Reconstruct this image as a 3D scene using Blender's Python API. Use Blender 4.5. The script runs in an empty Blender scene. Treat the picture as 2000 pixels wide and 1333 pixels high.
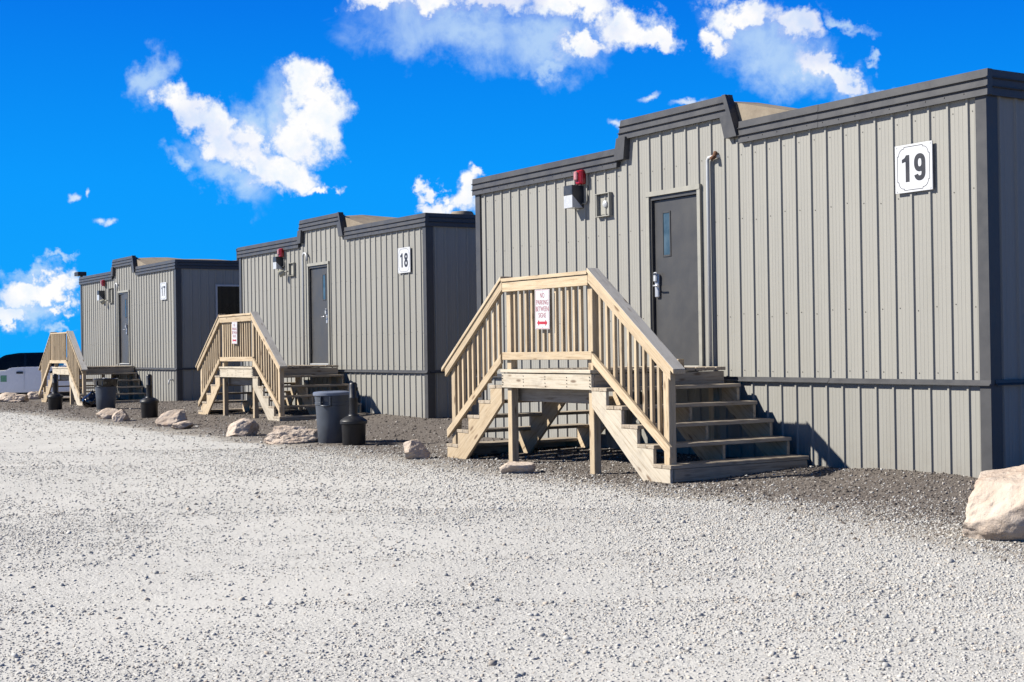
import bpy, bmesh, math, random
import numpy as np
from mathutils import Vector, Matrix, noise as mnoise

random.seed(11)
rng = np.random.default_rng(7)
SC = bpy.context.scene
COL = SC.collection
PI = math.pi

# ------------------------------------------------------------------ camera
FPX = 2774.33                                   # focal length in pixels of a 2000 px wide picture
CAM = Vector((8.7064, -10.5814, 1.2841))
YAW, PITCH, ROLL = 1.0130, 0.0056, -0.0151
_f0 = Vector((-math.sin(YAW), math.cos(YAW), 0)); _r0 = Vector((math.cos(YAW), math.sin(YAW), 0)); _u0 = Vector((0, 0, 1))
FWD = _f0 * math.cos(PITCH) + _u0 * math.sin(PITCH)
_u1 = _u0 * math.cos(PITCH) - _f0 * math.sin(PITCH)
RIGHT = _r0 * math.cos(ROLL) + _u1 * math.sin(ROLL)
UP = _u1 * math.cos(ROLL) - _r0 * math.sin(ROLL)
cd = bpy.data.cameras.new('camera'); cam = bpy.data.objects.new('camera', cd); COL.objects.link(cam)
cd.sensor_width = 36.0; cd.lens = FPX / 2000 * 36; cd.clip_start = 0.1; cd.clip_end = 3000
m = Matrix((RIGHT, UP, -FWD)).transposed().to_4x4(); m.translation = CAM
cam.matrix_world = m
SC.camera = cam

# ------------------------------------------------------------------ light and exposure
SUN_DIR = Vector((0.645, 1.0, -0.904)).normalized()       # the way the sunlight travels
sd = bpy.data.lights.new('sun', 'SUN'); sun = bpy.data.objects.new('sun', sd); COL.objects.link(sun)
sd.energy = 5.0; sd.angle = math.radians(0.5); sd.color = (1.0, 0.955, 0.87)
sun.rotation_euler = SUN_DIR.to_track_quat('-Z', 'Y').to_euler(); sun.location = (-20, -30, 30)
SUN_EL = math.asin(-SUN_DIR.z); SUN_AZ = math.atan2(-SUN_DIR.x, -SUN_DIR.y)
SC.view_settings.view_transform = 'Standard'; SC.view_settings.look = 'None'
SC.view_settings.exposure = 1.0; SC.view_settings.gamma = 1.0; SC.view_settings.use_curve_mapping = False
SC.render.engine = 'CYCLES'
SC.cycles.max_bounces = 6; SC.cycles.diffuse_bounces = 1; SC.cycles.glossy_bounces = 3
SC.cycles.use_denoising = True

def srgb(r, g, b, a=1.0):
    f = lambda c: (c / 255) / 12.92 if c <= 10 else ((c / 255 + 0.055) / 1.055) ** 2.4
    return (f(r), f(g), f(b), a)

class NT:
    """a small helper around a node tree"""
    def __init__(s, tree): s.t = tree; s.t.nodes.clear()
    def n(s, kind, **kw):
        nd = s.t.nodes.new(kind)
        ins = kw.pop('ins', {})
        for k, v in kw.items(): setattr(nd, k, v)
        for k, v in ins.items():
            sock = nd.inputs[k]
            if isinstance(v, bpy.types.NodeSocket): s.t.links.new(v, sock)
            else: sock.default_value = v
        return nd
    def link(s, a, b): s.t.links.new(a, b)
    def math(s, op, a, b=None, c=None, clamp=False):
        nd = s.t.nodes.new('ShaderNodeMath'); nd.operation = op; nd.use_clamp = clamp
        for i, v in enumerate((a, b, c)):
            if v is None: continue
            if isinstance(v, bpy.types.NodeSocket): s.t.links.new(v, nd.inputs[i])
            else: nd.inputs[i].default_value = v
        return nd.outputs[0]
    def mix(s, fac, a, b, blend='MIX'):
        nd = s.t.nodes.new('ShaderNodeMix'); nd.data_type = 'RGBA'; nd.blend_type = blend
        for k, v in ((0, fac), (6, a), (7, b)):
            if isinstance(v, bpy.types.NodeSocket): s.t.links.new(v, nd.inputs[k])
            else: nd.inputs[k].default_value = (*v, 1) if k and len(v) == 3 else v
        return nd.outputs[2]
    def ramp(s, fac, stops, interp='LINEAR'):
        nd = s.t.nodes.new('ShaderNodeValToRGB'); cr = nd.color_ramp; cr.interpolation = interp
        while len(cr.elements) < len(stops): cr.elements.new(0.5)
        for e, (p, c) in zip(cr.elements, stops):
            e.position = p; e.color = c if len(c) == 4 else (*c, 1)
        s.t.links.new(fac, nd.inputs[0]); return nd.outputs[0]
    def smooth(s, v, lo, hi, a=0.0, b=1.0):
        nd = s.t.nodes.new('ShaderNodeMapRange'); nd.interpolation_type = 'SMOOTHSTEP'
        s.t.links.new(v, nd.inputs[0])
        for i, x in ((1, lo), (2, hi), (3, a), (4, b)): nd.inputs[i].default_value = x
        return nd.outputs[0]
    def noise(s, vec, scale, detail=4, rough=0.55, dist=0.0):
        nd = s.t.nodes.new('ShaderNodeTexNoise'); nd.inputs['Scale'].default_value = scale
        nd.inputs['Detail'].default_value = detail; nd.inputs['Roughness'].default_value = rough
        nd.inputs['Distortion'].default_value = dist
        if vec is not None: s.t.links.new(vec, nd.inputs['Vector'])
        return nd.outputs[0]

# ------------------------------------------------------------------ sky: Nishita base under a deep azure gradient, cumulus at fixed bearings
def build_sky():
    w = bpy.data.worlds.new('World'); SC.world = w; w.use_nodes = True
    T = NT(w.node_tree)
    g = T.n('ShaderNodeTexCoord').outputs['Generated']
    sep = T.n('ShaderNodeSeparateXYZ', ins={0: g})
    el = T.math('ARCSINE', sep.outputs[2])
    def dot(v):
        nd = T.n('ShaderNodeVectorMath', operation='DOT_PRODUCT', ins={0: g}); nd.inputs[1].default_value = v
        return nd.outputs['Value']
    az = T.math('ARCTAN2', dot(_r0), dot(_f0))           # bearing, zero towards the trailers
    grad = T.ramp(T.math('DIVIDE', el, PI / 2), [
        (0.0, (0.0, 0.395, 1.0)), (0.075, (0.0, 0.325, 1.0)), (0.15, (0.0, 0.195, 0.85)),
        (0.28, (0.0, 0.080, 0.38)), (0.50, (0.002, 0.040, 0.17)), (1.0, (0.003, 0.026, 0.11))])
    sky = T.n('ShaderNodeTexSky', sky_type='NISHITA', sun_disc=False, sun_elevation=SUN_EL, sun_rotation=SUN_AZ,
              air_density=1.0, dust_density=0.3, ozone_density=3.0)
    nis = T.mix(1.0, sky.outputs[0], (0.06, 0.06, 0.06, 1), 'MULTIPLY')
    base = T.mix(0.02, grad, nis)
    # clouds
    warp1 = T.n('ShaderNodeTexNoise', ins={'Vector': g, 'Scale': 26.0, 'Detail': 5.0, 'Roughness': 0.62})
    warp2 = T.n('ShaderNodeTexNoise', ins={'Vector': g, 'Scale': 95.0, 'Detail': 4.0, 'Roughness': 0.6})
    comb = T.n('ShaderNodeCombineXYZ', ins={0: az, 1: el})
    def off(nd, amt):
        s_ = T.n('ShaderNodeVectorMath', operation='SUBTRACT', ins={0: nd.outputs['Color']}); s_.inputs[1].default_value = (.5, .5, .5)
        k = T.n('ShaderNodeVectorMath', operation='SCALE', ins={0: s_.outputs[0]}); k.inputs['Scale'].default_value = amt
        return k.outputs[0]
    p1 = T.n('ShaderNodeVectorMath', operation='ADD', ins={0: comb.outputs[0], 1: off(warp1, 0.062)}).outputs[0]
    p2 = T.n('ShaderNodeVectorMath', operation='ADD', ins={0: p1, 1: off(warp2, 0.016)}).outputs[0]
    fl = T.n('ShaderNodeVectorMath', operation='MULTIPLY', ins={0: p2}); fl.inputs[1].default_value = (1, 1, 0)
    pos = fl.outputs[0]
    def field(ells, vec):
        acc = None
        for (px, py, a, b, deg) in ells:
            d = (FWD + RIGHT * ((px - 1000) / FPX) - UP * ((py - 666.5) / FPX)).normalized()
            mp = T.n('ShaderNodeMapping', vector_type='TEXTURE', ins={'Vector': vec})
            mp.inputs['Location'].default_value = (math.atan2(d.dot(_r0), d.dot(_f0)), math.asin(d.z), 0)
            mp.inputs['Rotation'].default_value = (0, 0, math.radians(deg))
            mp.inputs['Scale'].default_value = (a / FPX, b / FPX, 1)
            ln = T.n('ShaderNodeVectorMath', operation='LENGTH', ins={0: mp.outputs[0]}).outputs['Value']
            acc = ln if acc is None else T.math('SMOOTH_MIN', acc, ln, 0.25)
        return acc
    dense = [(365, 200, 54, 38, -42), (430, 265, 84, 46, -38), (510, 318, 80, 50, -30), (608, 158, 54, 50, 0), (622, 212, 62, 66, 0),
             (592, 270, 70, 66, 0), (545, 330, 66, 48, -20), (495, 275, 52, 40, -25), (585, 355, 62, 36, -10), (628, 378, 38, 13, 12),
             (740, 0, 62, 26, 0), (830, -6, 100, 36, 0), (960, -14, 110, 34, 0), (1110, 6, 100, 46, 0), (1215, 52, 90, 42, -14), (1270, 72, 52, 24, -14), (1150, 88, 60, 26, 8),
             (1390, 72, 40, 30, 0), (1460, 34, 76, 34, 0), (1560, 45, 72, 36, -18), (1620, 140, 70, 28, -34), (1655, 172, 50, 24, -24),
             (832, 362, 17, 24, 0), (860, 392, 36, 24, 0), (905, 380, 42, 38, 0), (925, 355, 22, 20, 0),
             (45, 570, 62, 30, 0), (110, 565, 50, 26, 0), (28, 610, 46, 15, 0), (135, 600, 25, 14, 0)]
    wisps = [(305, 155, 44, 58, -25), (345, 305, 46, 24, -12), (430, 330, 120, 48, -32), (900, 62, 230, 78, -6), (1060, 92, 160, 70, 0), (1070, 132, 80, 26, 8), (1500, 95, 140, 80, -15), (1580, 140, 130, 60, -32),
             (550, 225, 80, 90, 0), (500, 235, 60, 60, 0), (1655, 36, 56, 17, -36), (1690, 120, 22, 13, -20), (1725, 165, 32, 14, 0), (120, 515, 26, 10, 0),
             (75, 600, 100, 36, 0), (140, 640, 30, 13, 0), (60, 540, 76, 20, 0)]
    small = [(145, 386, 11, 8, 0), (172, 381, 4, 9, 0), (196, 432, 13, 6, -8), (214, 435, 11, 7, 20), (14, 640, 9, 6, 0), (1270, 190, 20, 6, 20), (1205, 243, 18, 7, -15), (1345, 198, 34, 6, 6)]
    billow = T.noise(g, 60.0, 7, 0.62)
    fine = T.noise(g, 34.0, 6, 0.6, 0.6)
    dd = T.math('ADD', field(dense, pos), T.math('MULTIPLY', T.math('SUBTRACT', billow, 0.5), 1.2))
    a1 = T.smooth(dd, 1.14, 0.42)
    dw = T.math('ADD', field(wisps, pos), T.math('MULTIPLY', T.math('SUBTRACT', fine, 0.5), 1.1))
    a2 = T.math('MULTIPLY', T.smooth(dw, 1.10, 0.05), 0.72)
    # the body of each cloud is thinner and bluer in places
    thick = T.smooth(T.noise(g, 17.0, 4, 0.55), 0.34, 0.56, 0.74, 1.0)
    ps = T.n('ShaderNodeVectorMath', operation='ADD', ins={0: comb.outputs[0], 1: off(warp2, 0.010)}).outputs[0]
    fs = T.n('ShaderNodeVectorMath', operation='MULTIPLY', ins={0: ps}); fs.inputs[1].default_value = (1, 1, 0)
    a3 = T.math('MULTIPLY', T.smooth(field(small, fs.outputs[0]), 1.25, 0.2), 0.75)
    a = T.math('MAXIMUM', T.math('MULTIPLY', a1, thick), T.math('MAXIMUM', a2, a3), clamp=True)
    white = T.ramp(billow, [(0.30, (0.84, 0.92, 1.0)), (0.52, (1.02, 1.01, 1.0))])
    white = T.mix(a1, (0.60, 0.79, 0.97, 1), white)
    white = T.mix(a3, white, (0.95, 0.98, 1.0, 1))
    col = T.mix(a, base, white)
    bg = T.n('ShaderNodeBackground', ins={0: col, 1: 0.50})
    out = T.n('ShaderNodeOutputWorld', ins={0: bg.outputs[0]})
build_sky()

# ------------------------------------------------------------------ materials
MATS = {}
KA = 0.53                                       # paints and plastics, set for the picture's exposure
def dim(*c): return tuple(x * KA for x in c)
def material(name, build):
    mt = bpy.data.materials.new(name); mt.use_nodes = True
    T = NT(mt.node_tree)
    b = T.n('ShaderNodeBsdfPrincipled')
    T.n('ShaderNodeOutputMaterial', ins={0: b.outputs[0]})
    build(T, b)
    MATS[name] = mt
    return mt
def setc(T, b, sock, v):
    s = b.inputs[sock]
    if isinstance(v, bpy.types.NodeSocket): T.link(v, s)
    else: s.default_value = v
def bump(T, b, h, strength, dist):
    nd = T.n('ShaderNodeBump', ins={'Height': h}); nd.inputs['Strength'].default_value = strength; nd.inputs['Distance'].default_value = dist
    T.link(nd.outputs[0], b.inputs['Normal'])

def plain(name, col, rough=0.5, metal=0.0, var=0.08, scale=6.0, spec=0.5, bmp=0.0, bscale=40.0, bdist=0.003):
    col = tuple(c * KA for c in col[:3])
    def f(T, b):
        oc = T.n('ShaderNodeTexCoord').outputs['Object']
        n1 = T.noise(oc, scale, 6, 0.6)
        lo = tuple(c * (1 - var) for c in col[:3]) + (1,); hi = tuple(min(1, c * (1 + var)) for c in col[:3]) + (1,)
        setc(T, b, 'Base Color', T.ramp(n1, [(0.3, lo), (0.7, hi)]))
        setc(T, b, 'Roughness', T.smooth(n1, 0.3, 0.7, max(0.03, rough - 0.06), min(1, rough + 0.08)))
        b.inputs['Metallic'].default_value = metal; b.inputs['Specular IOR Level'].default_value = spec
        if bmp: bump(T, b, T.noise(oc, bscale, 5, 0.6), bmp, bdist)
    return material(name, f)

def siding(T, b):
    geo = T.n('ShaderNodeNewGeometry').outputs['Position']
    oi = T.n('ShaderNodeObjectInfo').outputs['Random']
    mp = T.n('ShaderNodeMapping', ins={'Vector': geo}); mp.inputs['Scale'].default_value = (7.0, 7.0, 0.35)
    st = T.noise(mp.outputs[0], 1.0, 6, 0.65)
    blot = T.noise(geo, 2.2, 5, 0.6)
    c = T.ramp(st, [(0.25, dim(0.446, 0.434, 0.392)), (0.55, dim(0.462, 0.449, 0.407)), (0.8, dim(0.477, 0.464, 0.422))])
    c = T.mix(T.smooth(blot, 0.50, 0.78, 0, 0.14), c, (0.20, 0.185, 0.155, 1))
    pv = T.smooth(oi, 0.0, 1.0, 0.965, 1.03)
    cc = T.n('ShaderNodeCombineColor', ins={0: pv, 1: pv, 2: pv}).outputs[0]
    c = T.mix(1.0, c, cc, 'MULTIPLY')
    # splash-back dirt near the gravel
    sp = T.n('ShaderNodeSeparateXYZ', ins={0: geo}).outputs[2]
    dirt = T.math('MULTIPLY', T.smooth(sp, 0.42, 0.0), T.smooth(T.noise(geo, 7.0, 5, 0.7), 0.35, 0.75, 0.1, 0.6))
    c = T.mix(dirt, c, (0.20, 0.185, 0.16, 1))
    setc(T, b, 'Base Color', c)
    setc(T, b, 'Roughness', T.smooth(st, 0.3, 0.7, 0.42, 0.58))
    b.inputs['Specular IOR Level'].default_value = 0.2
    bump(T, b, T.noise(geo, 1.7, 4, 0.55), 0.28, 0.014)
material('cladding_paint', siding)

def wood(name, light, mid, dark, grey=0.0, rough=0.75):
    light, mid, dark = dim(*light), dim(*mid), dim(*dark)
    def f(T, b):
        tc = T.n('ShaderNodeTexCoord').outputs['Object']
        oi = T.n('ShaderNodeObjectInfo')
        rv = T.n('ShaderNodeCombineXYZ', ins={0: T.math('MULTIPLY', oi.outputs['Random'], 37.0), 1: T.math('MULTIPLY', oi.outputs['Random'], 91.0), 2: T.math('MULTIPLY', oi.outputs['Random'], 13.0)})
        v = T.n('ShaderNodeVectorMath', operation='ADD', ins={0: tc, 1: rv.outputs[0]}).outputs[0]
        mp = T.n('ShaderNodeMapping', ins={'Vector': v}); mp.inputs['Scale'].default_value = (1.1, 17.0, 17.0)
        grain = T.noise(mp.outputs[0], 2.4, 6, 0.65, 0.8)
        mp2 = T.n('ShaderNodeMapping', ins={'Vector': v}); mp2.inputs['Scale'].default_value = (0.7, 60.0, 60.0)
        fibre = T.noise(mp2.outputs[0], 2.0, 3, 0.6)
        c = T.ramp(grain, [(0.31, dark), (0.47, mid), (0.66, light)])
        c = T.mix(T.smooth(fibre, 0.4, 0.7, 0.0, 0.35), c, mid)
        # knots
        mk = T.n('ShaderNodeMapping', ins={'Vector': v}); mk.inputs['Scale'].default_value = (2.6, 9.0, 9.0)
        vo = T.n('ShaderNodeTexVoronoi', ins={'Vector': mk.outputs[0], 'Scale': 1.0}).outputs['Distance']
        c = T.mix(T.smooth(vo, 0.20, 0.07, 0, 0.8), c, (0.10, 0.055, 0.028, 1))
        # weathering blotches and board to board difference
        bl = T.noise(v, 5.0, 5, 0.65)
        c = T.mix(T.smooth(bl, 0.45, 0.75, 0.0, 0.25 + grey * 0.6), c, (0.19, 0.175, 0.155, 1))
        k = T.smooth(oi.outputs['Random'], 0, 1, 0.86, 1.08)
        c = T.mix(1.0, c, T.n('ShaderNodeCombineColor', ins={0: k, 1: k, 2: T.math('MULTIPLY', k, 0.985)}).outputs[0], 'MULTIPLY')
        setc(T, b, 'Base Color', c); b.inputs['Roughness'].default_value = rough; b.inputs['Specular IOR Level'].default_value = 0.2
        bump(T, b, T.math('ADD', grain, fibre), 0.35, 0.0025)
    return material(name, f)
wood('pine', (0.86, 0.70, 0.50), (0.75, 0.585, 0.395), (0.47, 0.335, 0.20))
wood('pale_board', (0.90, 0.81, 0.67), (0.80, 0.70, 0.56), (0.50, 0.40, 0.29), grey=0.2)
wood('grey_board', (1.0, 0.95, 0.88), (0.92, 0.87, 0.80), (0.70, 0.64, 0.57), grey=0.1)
wood('weathered_board', (0.70, 0.60, 0.475), (0.56, 0.465, 0.36), (0.33, 0.25, 0.17), grey=0.2)

plain('dark_trim', (0.105, 0.105, 0.110), 0.42, 0.0, 0.10, 5.0, 0.25, 0.12, 2.5, 0.02)
plain('trim_lip', (0.30, 0.30, 0.305), 0.30, 0.0, 0.08, 5.0, 0.5)
plain('door_paint', (0.092, 0.090, 0.089), 0.40, 0.0, 0.07, 3.0, 0.35, 0.05, 4.0, 0.01)
plain('beige_frame', (0.45, 0.435, 0.375), 0.5)
plain('galvanised', (0.72, 0.74, 0.76), 0.40, 0.0, 0.05, 8.0)
plain('chrome', (0.80, 0.80, 0.82), 0.30, 0.45, 0.05)
plain('black_metal', (0.022, 0.022, 0.024), 0.45, 0.0, 0.2)
plain('screw_head', (0.16, 0.15, 0.14), 0.5, 0.4, 0.2, 90)
plain('sign_white', (0.86, 0.87, 0.89), 0.35, 0.0, 0.015, 3.0)
plain('sign_black', (0.018, 0.018, 0.026), 0.45, 0.0, 0.1)
plain('sign_red', (0.62, 0.022, 0.05), 0.45, 0.0, 0.05)
plain('sign_ink', (0.46, 0.07, 0.10), 0.5, 0.0, 0.1)
plain('red_plastic', (0.55, 0.022, 0.030), 0.22, 0.0, 0.12, 14, 0.5)
plain('strobe_lens', (0.75, 0.34, 0.34), 0.2, 0.0, 0.15, 30, 0.5)
plain('lamp_housing', (0.045, 0.052, 0.065), 0.4, 0.0, 0.1, 14, 0.5)
plain('lamp_lens', (0.74, 0.76, 0.79), 0.25, 0.0, 0.1, 22, 0.5)
plain('lamp_cream', (0.60, 0.58, 0.46), 0.4, 0.0, 0.08, 20, 0.5)
plain('can_grey', (0.088, 0.104, 0.132), 0.42, 0.0, 0.10, 9, 0.5, 0.1, 30, 0.004)
plain('can_lid', (0.22, 0.255, 0.34), 0.40, 0.0, 0.10, 9, 0.5)
plain('ash_black', (0.014, 0.015, 0.019), 0.42, 0.0, 0.2, 9, 0.5, 0.1, 40, 0.003)
plain('bag_black', (0.010, 0.010, 0.012), 0.12, 0.0, 0.3, 14, 0.8)
plain('interior_dark', (0.03, 0.028, 0.026), 0.8)
plain('truck_white', (1.40, 1.40, 1.46), 0.25, 0.0, 0.03, 2.0, 0.5)
plain('truck_black', (0.012, 0.012, 0.014), 0.3)
plain('rubber', (0.018, 0.018, 0.018), 0.85)
plain('sticker_green', (0.26, 0.62, 0.38), 0.5, 0.0, 0.25, 30)
plain('rust', (0.20, 0.085, 0.035), 0.85, 0.0, 0.4, 60)
plain('red_paint', (0.35, 0.02, 0.03), 0.3)

def glass(T, b):
    oc = T.n('ShaderNodeTexCoord').outputs['Object']
    setc(T, b, 'Base Color', T.ramp(T.noise(oc, 3.0, 3), [(0.3, (0.004, 0.006, 0.008)), (0.7, (0.008, 0.011, 0.014))]))
    b.inputs['Roughness'].default_value = 0.06; b.inputs['Specular IOR Level'].default_value = 0.25
material('dark_glass', glass)
def dglass(T, b):
    oc = T.n('ShaderNodeTexCoord').outputs['Object']
    setc(T, b, 'Base Color', T.ramp(T.noise(oc, 5.0, 3), [(0.35, (0.025, 0.045, 0.06)), (0.65, (0.065, 0.095, 0.115))]))  # mottled blue painted into the pane colour in place of reflected sky
    b.inputs['Roughness'].default_value = 0.05; b.inputs['Specular IOR Level'].default_value = 0.6
material('door_glass', dglass)

def tan_roof(T, b):
    geo = T.n('ShaderNodeNewGeometry').outputs['Position']
    n1 = T.noise(geo, 1.6, 6, 0.65); n2 = T.noise(geo, 9.0, 5, 0.6)
    c = T.ramp(n1, [(0.3, (0.13, 0.10, 0.07)), (0.55, (0.20, 0.165, 0.12)), (0.75, (0.24, 0.20, 0.15))])
    c = T.mix(T.smooth(n2, 0.5, 0.8, 0, 0.4), c, (0.10, 0.08, 0.055, 1))
    setc(T, b, 'Base Color', c); b.inputs['Roughness'].default_value = 0.8
    bump(T, b, n1, 0.5, 0.05)
material('roof_membrane', tan_roof)

def rockmat(T, b):
    oc = T.n('ShaderNodeTexCoord').outputs['Object']
    oi = T.n('ShaderNodeObjectInfo').outputs['Random']
    v = T.n('ShaderNodeVectorMath', operation='ADD', ins={0: oc, 1: T.n('ShaderNodeCombineXYZ', ins={0: T.math('MULTIPLY', oi, 31.0), 1: T.math('MULTIPLY', oi, 17.0)}).outputs[0]}).outputs[0]
    n1 = T.noise(v, 4.0, 7, 0.65); n2 = T.noise(v, 22.0, 6, 0.7); n3 = T.noise(v, 2.1, 4, 0.6, 0.8)
    c = T.ramp(n1, [(0.28, (0.33, 0.25, 0.19)), (0.50, (0.435, 0.36, 0.295)), (0.72, (0.48, 0.415, 0.355))])
    c = T.mix(T.smooth(n3, 0.55, 0.75, 0, 0.55), c, (0.33, 0.215, 0.15, 1))
    c = T.mix(T.smooth(n2, 0.62, 0.74, 0, 0.35), c, (0.18, 0.125, 0.09, 1))
    setc(T, b, 'Base Color', c); b.inputs['Roughness'].default_value = 0.9; b.inputs['Specular IOR Level'].default_value = 0.15
    vo = T.n('ShaderNodeTexVoronoi', ins={'Vector': v, 'Scale': 9.0}).outputs['Distance']
    pits = T.smooth(vo, 0.10, 0.28)
    bump(T, b, T.math('ADD', T.math('MULTIPLY', n2, 0.6), T.math('ADD', n1, T.math('MULTIPLY', pits, 0.25))), 0.75, 0.035)
material('limestone', rockmat)

BOUND_Y = -2.25
def dark_mask(T, pos):
    """1 on the dark shale strip beside the trailers, 0 on the pale yard"""
    s = T.n('ShaderNodeSeparateXYZ', ins={0: pos})
    n1 = T.noise(pos, 0.8, 4, 0.6); n2 = T.noise(pos, 9.0, 4, 0.7)
    y = T.math('ADD', s.outputs[1], T.math('ADD', T.math('MULTIPLY', T.math('SUBTRACT', n1, 0.5), 1.1), T.math('MULTIPLY', T.math('SUBTRACT', n2, 0.5), 1.1)))
    y = T.math('ADD', y, T.smooth(s.outputs[0], 0.0, 3.0, 0.0, 0.45))
    near = T.math('MULTIPLY', T.smooth(s.outputs[1], 18.0, 14.0), T.smooth(s.outputs[0], -42.0, -38.0))
    return T.math('MULTIPLY', T.smooth(y, BOUND_Y - 0.75, BOUND_Y + 0.30), near)
def groundmat(T, b):
    pos = T.n('ShaderNodeNewGeometry').outputs['Position']
    mk = dark_mask(T, pos)
    big = T.noise(pos, 0.35, 5, 0.6); mid = T.noise(pos, 3.0, 6, 0.65); fine = T.noise(pos, 90.0, 5, 0.75)
    def cells(scale):
        vo = T.n('ShaderNodeTexVoronoi', ins={'Vector': pos, 'Scale': scale})
        return vo.outputs['Distance'], T.n('ShaderNodeSeparateColor', ins={0: vo.outputs['Color']}).outputs[0]
    d1, r1 = cells(46.0); d2, r2 = cells(115.0)
    dust = T.math('MULTIPLY', T.smooth(T.noise(pos, 0.55, 5, 0.62, 0.5), 0.44, 0.60), T.smooth(T.n('ShaderNodeSeparateXYZ', ins={0: pos}).outputs[1], -2.8, -4.2))
    grit = T.math('SUBTRACT', 1.0, T.math('MULTIPLY', dust, 0.72))
    g_ = lambda v: T.math('MULTIPLY', v, grit)
    pale = T.ramp(mid, [(0.3, (0.408, 0.398, 0.377)), (0.7, (0.450, 0.440, 0.418))])
    pale = T.mix(T.smooth(big, 0.40, 0.66, 0, 0.5), pale, (0.435, 0.424, 0.40, 1))
    pale = T.mix(g_(T.smooth(r1, 0.70, 0.98, 0, 0.40)), pale, (0.255, 0.25, 0.24, 1))
    pale = T.mix(g_(T.smooth(r2, 0.60, 0.95, 0, 0.45)), pale, (0.28, 0.275, 0.262, 1))
    pale = T.mix(g_(T.smooth(r2, 0.22, 0.02, 0, 0.5)), pale, (0.54, 0.535, 0.52, 1))
    pale = T.mix(g_(T.smooth(fine, 0.52, 0.72, 0, 0.35)), pale, (0.28, 0.275, 0.262, 1))
    dk = T.ramp(fine, [(0.30, (0.058, 0.049, 0.043)), (0.52, (0.104, 0.089, 0.078)), (0.72, (0.185, 0.163, 0.144))])
    dk = T.mix(T.smooth(r1, 0.88, 0.97, 0, 0.5), dk, (0.29, 0.265, 0.235, 1))
    dk = T.mix(T.smooth(r2, 0.75, 0.97, 0, 0.4), dk, (0.22, 0.20, 0.18, 1))
    dk = T.mix(T.smooth(mid, 0.40, 0.72, 0, 0.35), dk, (0.165, 0.145, 0.127, 1))
    # a mixed tan band where the chippings run into the yard
    band = T.math('MULTIPLY', T.smooth(mk, 0.0, 0.35), T.smooth(mk, 1.0, 0.55))
    pale = T.mix(T.math('MULTIPLY', band, 0.8), pale, (0.29, 0.262, 0.222, 1))
    setc(T, b, 'Base Color', T.mix(mk, pale, dk))
    b.inputs['Roughness'].default_value = 0.95; b.inputs['Specular IOR Level'].default_value = 0.1
    inv = lambda d: T.math('SUBTRACT', 1.0, d)
    h = T.math('ADD', T.math('MULTIPLY', inv(d1), 0.9), T.math('ADD', T.math('MULTIPLY', inv(d2), 0.45), T.math('ADD', T.math('MULTIPLY', fine, 0.6), mid)))
    bump(T, b, T.math('MULTIPLY', h, T.math('SUBTRACT', 1.0, T.math('MULTIPLY', dust, 0.5))), 0.55, 0.011)
material('yard_gravel', groundmat)

def stonemat(name, stops):
    def f(T, b):
        r = T.n('ShaderNodeNewGeometry').outputs['Random Per Island']
        pos = T.n('ShaderNodeNewGeometry').outputs['Position']
        c = T.ramp(r, stops)
        c = T.mix(T.smooth(T.noise(pos, 120.0, 3, 0.6), 0.45, 0.75, 0, 0.25), c, (0.30, 0.285, 0.26, 1))
        setc(T, b, 'Base Color', c); b.inputs['Roughness'].default_value = 0.9; b.inputs['Specular IOR Level'].default_value = 0.15
    material(name, f)
stonemat('pale_stone', [(0.0, (0.24, 0.24, 0.235)), (0.2, (0.355, 0.348, 0.332)), (0.6, (0.432, 0.424, 0.404)), (0.85, (0.44, 0.412, 0.365)), (0.93, (0.38, 0.325, 0.27)), (1.0, (0.19, 0.185, 0.18))])
stonemat('shale_stone', [(0.0, (0.048, 0.040, 0.034)), (0.35, (0.092, 0.077, 0.067)), (0.70, (0.140, 0.120, 0.105)), (0.92, (0.20, 0.18, 0.163)), (0.98, (0.32, 0.29, 0.255)), (1.0, (0.38, 0.35, 0.31))])

# ------------------------------------------------------------------ object helpers
def link(name, data, parent=None, mat=None, loc=(0, 0, 0), rot=None, mw=None):
    o = bpy.data.objects.new(name, data); COL.objects.link(o)
    if parent is not None: o.parent = parent
    if mw is not None: o.matrix_local = mw
    else:
        o.location = loc
        if rot is not None: o.rotation_euler = rot
    if mat and data is not None and not data.materials: data.materials.append(MATS[mat])
    return o
def tag(o, label, cat, group=None):
    o['label'] = label; o['category'] = cat
    if group: o['group'] = group
    return o
def empty(name, loc, label, cat, group=None, rz=0.0):
    o = bpy.data.objects.new(name, None); COL.objects.link(o); o.location = loc; o.rotation_euler = (0, 0, rz)
    o.empty_display_size = 0.2
    return tag(o, label, cat, group)
def raw(name, verts, faces, mat, smooth=False):
    me = bpy.data.meshes.new(name); me.from_pydata(verts, [], faces); me.materials.append(MATS[mat])
    if smooth: me.polygons.foreach_set('use_smooth', [True] * len(me.polygons))
    me.update(); return me
def from_bm(bm, name, mat, smooth=False):
    me = bpy.data.meshes.new(name); bm.to_mesh(me); bm.free(); me.materials.append(MATS[mat])
    if smooth: me.polygons.foreach_set('use_smooth', [True] * len(me.polygons))
    return me
CACHE = {}
def box_mesh(dx, dy, dz, mat, bev=0.0):
    k = ('box', round(dx, 4), round(dy, 4), round(dz, 4), mat, bev)
    if k not in CACHE:
        bm = bmesh.new(); bmesh.ops.create_cube(bm, size=1.0)
        bmesh.ops.scale(bm, vec=(dx, dy, dz), verts=bm.verts)
        if bev: bmesh.ops.bevel(bm, geom=bm.edges[:], offset=bev, segments=1, affect='EDGES', profile=0.5)
        CACHE[k] = from_bm(bm, 'box', mat)
    return CACHE[k]
def box(name, parent, x0, x1, y0, y1, z0, z1, mat, bev=0.0):
    return link(name, box_mesh(x1 - x0, y1 - y0, z1 - z0, mat, bev), parent, None, ((x0 + x1) / 2, (y0 + y1) / 2, (z0 + z1) / 2))
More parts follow.
